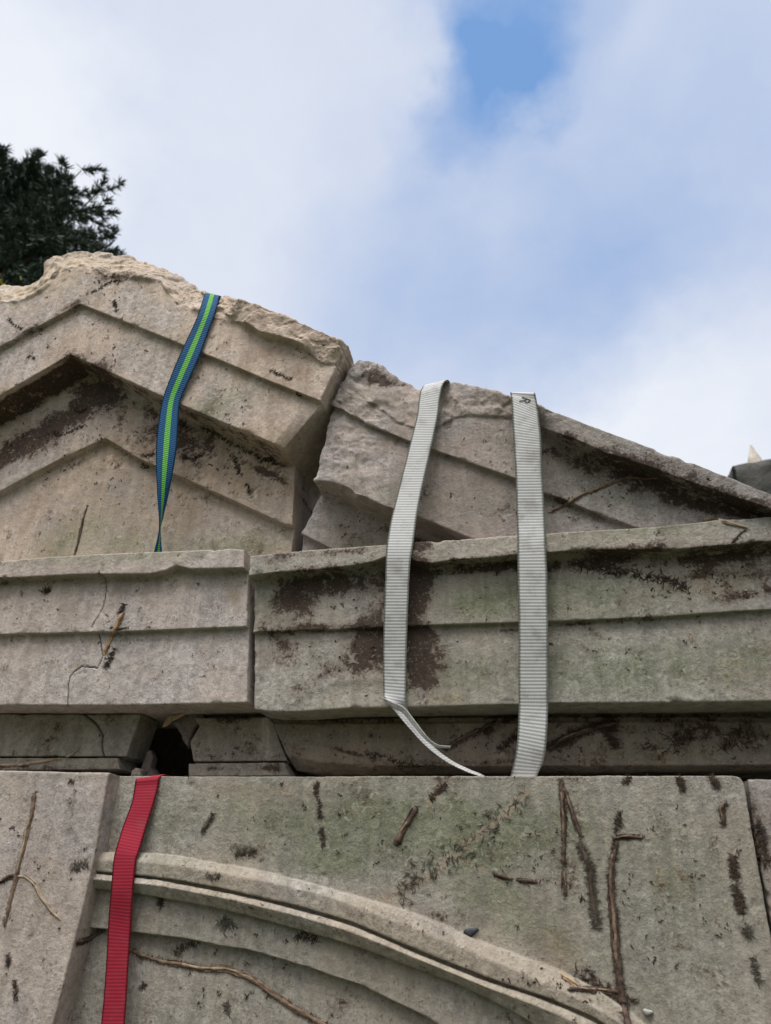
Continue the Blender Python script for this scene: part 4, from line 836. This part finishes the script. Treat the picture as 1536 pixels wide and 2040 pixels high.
# ------------------------------------------------------------------ beyond the stones
def conifer():
    top = PD(-72, 372, 10.0); base = np.array([top[0], top[1], 0.0]); Hh = top[2]
    root = empty('conifer_tree', base); tag(root, 'dark conifer rising behind the broken crest', 'tree')
    n = 40; p = base + np.linspace(0, 1, n)[:, None] * np.array([0, 0, Hh]); r = np.linspace(.26, .012, n)
    V, Fc = tube(p, r, TRUNK, 'trunk', k=12, nrm=np.tile([0, -1., 0], (n, 1)), lift=0); mesh('trunk', V, Fc, TRUNK, root)
    rs = np.random.default_rng(5); Bp, Bd, Bl = [], [], []; bV, bF, off = [], [], 0
    z = 2.2
    while z < Hh - .12:
        f = (Hh - z); L = min(3.35, .80 + .86 * f) * rs.uniform(.72, 1.03); az = rs.uniform(0, math.tau); el = rs.uniform(.0, .42) if f > .8 else rs.uniform(.1, .6)
        d = np.array([math.cos(az) * math.cos(el), math.sin(az) * math.cos(el), math.sin(el)]); s = np.linspace(0, 1, 9)[:, None]
        q = base + np.array([0, 0, z]) + d * L * s + np.array([0, 0, 1.]) * L * (.16 * s ** 2.2 - .22 * s * (1 - s))
        V, Fc = tube(q, np.linspace(.012 + .008 * L, .006, 9), TRUNK, '', k=5, nrm=np.tile([.1, -.2, 1.], (9, 1)), lift=0)
        bV.append(V); bF += [x + off for x in Fc]; off += len(V)
        lat = np.cross(d, [0, 0, 1.]); lat /= np.linalg.norm(lat)
        for k in range(int(10 + L * 11)):
            t = rs.uniform(.22, 1.0); c = q[0] + 0; c = np.array([np.interp(t, s[:, 0], q[:, a]) for a in range(3)])
            tl = L * (1.08 - t) * .42 + .16; td = d * rs.uniform(.4, 1.0) + lat * rs.choice([-1, 1]) * rs.uniform(.25, 1.0) + np.array([0, 0, rs.uniform(-.35, .55)]); td /= np.linalg.norm(td)
            m_ = int(5 + tl * 12)
            for j in range(m_):
                e = c + td * tl * (j + .5) / m_ + rs.normal(0, .02, 3); Bp.append(e); Bd.append(td); Bl.append(.075 + .05 * rs.random())
        z += rs.uniform(.013, .038) * (1 + .4 * (f > 3))
    limb = mesh('limb', np.concatenate(bV), bF, TRUNK, root)
    limb['kind'] = 'stuff'
    Bp, Bd, Bl = np.array(Bp), np.array(Bd), np.array(Bl); rep = 14
    Bp = np.repeat(Bp, rep, 0); Bd = np.repeat(Bd, rep, 0); Bl = np.repeat(Bl, rep); N = len(Bp)
    d = Bd * .8 + rs.normal(0, .42, (N, 3)); d /= np.linalg.norm(d, axis=1, keepdims=True); s = np.cross(d, rs.normal(0, 1, (N, 3))); s /= np.linalg.norm(s, axis=1, keepdims=True)
    w = .0052 * rs.uniform(.7, 1.4, (N, 1)); L = (Bl * rs.uniform(.7, 1.2, N))[:, None]
    V = np.concatenate([Bp - s * w, Bp + s * w, Bp + d * L * .6 + s * w, Bp + d * L, Bp + d * L * .6 - s * w]); i = np.arange(N)
    mesh('crown', V, [np.stack([i, i + N, i + 2 * N, i + 3 * N, i + 4 * N], 1)], NEEDLE, root, smooth=False)
    print('needles', N)
conifer()
def yellow_tree():
    c = PD(-14, 838, 6.0); base = np.array([c[0], c[1], 0]); root = empty('deciduous_tree', base); tag(root, 'yellow leaved tree peeping over the left rake', 'tree')
    n = 14; p = base + np.linspace(0, 1, n)[:, None] * np.array([.05, .03, c[2]]); V, Fc = tube(p, np.linspace(.17, .04, n), TRUNK, '', k=9, nrm=np.tile([0, -1., 0], (n, 1)), lift=0); mesh('trunk', V, Fc, TRUNK, root)
    rs = np.random.default_rng(9); N = 9000; cl = rs.normal(0, .34, (60, 3)) * np.array([1, 1, .75]); q = c + cl[rs.integers(0, 60, N)] + rs.normal(0, .10, (N, 3)); q = q[q[:, 2] < c[2] + .60]; N = len(q)
    a = rs.normal(0, 1, (N, 3)); a /= np.linalg.norm(a, axis=1, keepdims=True); b = np.cross(a, rs.normal(0, 1, (N, 3))); b /= np.linalg.norm(b, axis=1, keepdims=True); l, w = .035, .017; i = np.arange(N)
    V = np.concatenate([q, q + a * l * .5 + b * w, q + a * l, q + a * l * .5 - b * w]); mesh('crown', V, [np.stack([i, i + N, i + 2 * N, i + 3 * N], 1)], YLEAF, root, smooth=False)
yellow_tree()
def tower():
    D = 9.0; t = PD(1495, 885, D); y0 = t[1] - .13; a = P(1458, 928, y0); b = P(1900, 905, y0); x0, x1, y1 = a[0], b[0], y0 + 1.6; zt = a[2]
    root = empty('masonry_tower', ((x0 + x1) / 2, (y0 + y1) / 2, 0)); tag(root, 'dark rough topped masonry with a pale pointed pinnacle, behind the right end', 'tower')
    nx, nz = 70, 60; xs = np.linspace(x0, x1, nx); per = np.concatenate([np.stack([xs, np.full(nx, y0)], -1), np.stack([np.full(20, x1), np.linspace(y0, y1, 20)], -1), np.stack([xs[::-1], np.full(nx, y1)], -1), np.stack([np.full(20, x0), np.linspace(y1, y0, 20)], -1)])
    f = np.clip((per[:, 0] - x0) / .5, 0, 1); ztop = zt - .01 + .07 * f ; R = []
    for s in np.linspace(0, 1, nz): R.append(np.stack([per[:, 0], per[:, 1], ztop * s], -1))
    c = per.mean(0); R.append(np.stack([c[0] + (per[:, 0] - c[0]) * .5, c[1] + (per[:, 1] - c[1]) * .5, ztop + .03], -1))
    V = np.stack(R); V = V + .03 * np.stack([fbm(V, .35, 4, 200 + k) for k in range(3)], -1); n, k = V.shape[:2]
    mesh('wall', V.reshape(-1, 3), [gridfaces(n, k, True)[:, ::-1], np.arange((n - 1) * k, n * k)], MASON, root)
    hw = .088; h = .27; bz = t[2] - h; cx, cy = t[0], t[1]; an = .62; q = [(math.cos(an + k * math.pi / 2) * hw * 1.25, math.sin(an + k * math.pi / 2) * hw * 1.25) for k in range(4)]
    V = [(cx + a * s, cy + b * s, z) for s, z in ((1.0, bz - .2), (1.0, bz), (.10, t[2] - .012)) for a, b in q] + [(cx, cy, t[2])]
    fq = [[r * 4 + k, r * 4 + (k + 1) % 4, (r + 1) * 4 + (k + 1) % 4, (r + 1) * 4 + k] for r in (0, 1) for k in range(4)]
    o = mesh('pinnacle', np.array(V), [np.array(fq), np.array([[8 + k, 8 + (k + 1) % 4, 12] for k in range(4)])], PINN, root, smooth=False)
tower()
n = 60; gx = np.concatenate([-np.geomspace(400, 1, n), [0], np.geomspace(1, 400, n)]); X, Y = np.meshgrid(gx, gx, indexing='ij')
V = np.stack([X, Y, 0 * X], -1); V[..., 2] = .01 * fbm(V, 1.5, 3, 301) * (np.hypot(X, Y) > 2) - .008
tag(mesh('ground', V.reshape(-1, 3), [gridfaces(len(gx), len(gx))[:, ::-1]], GROUND, origin=False), kind='structure')
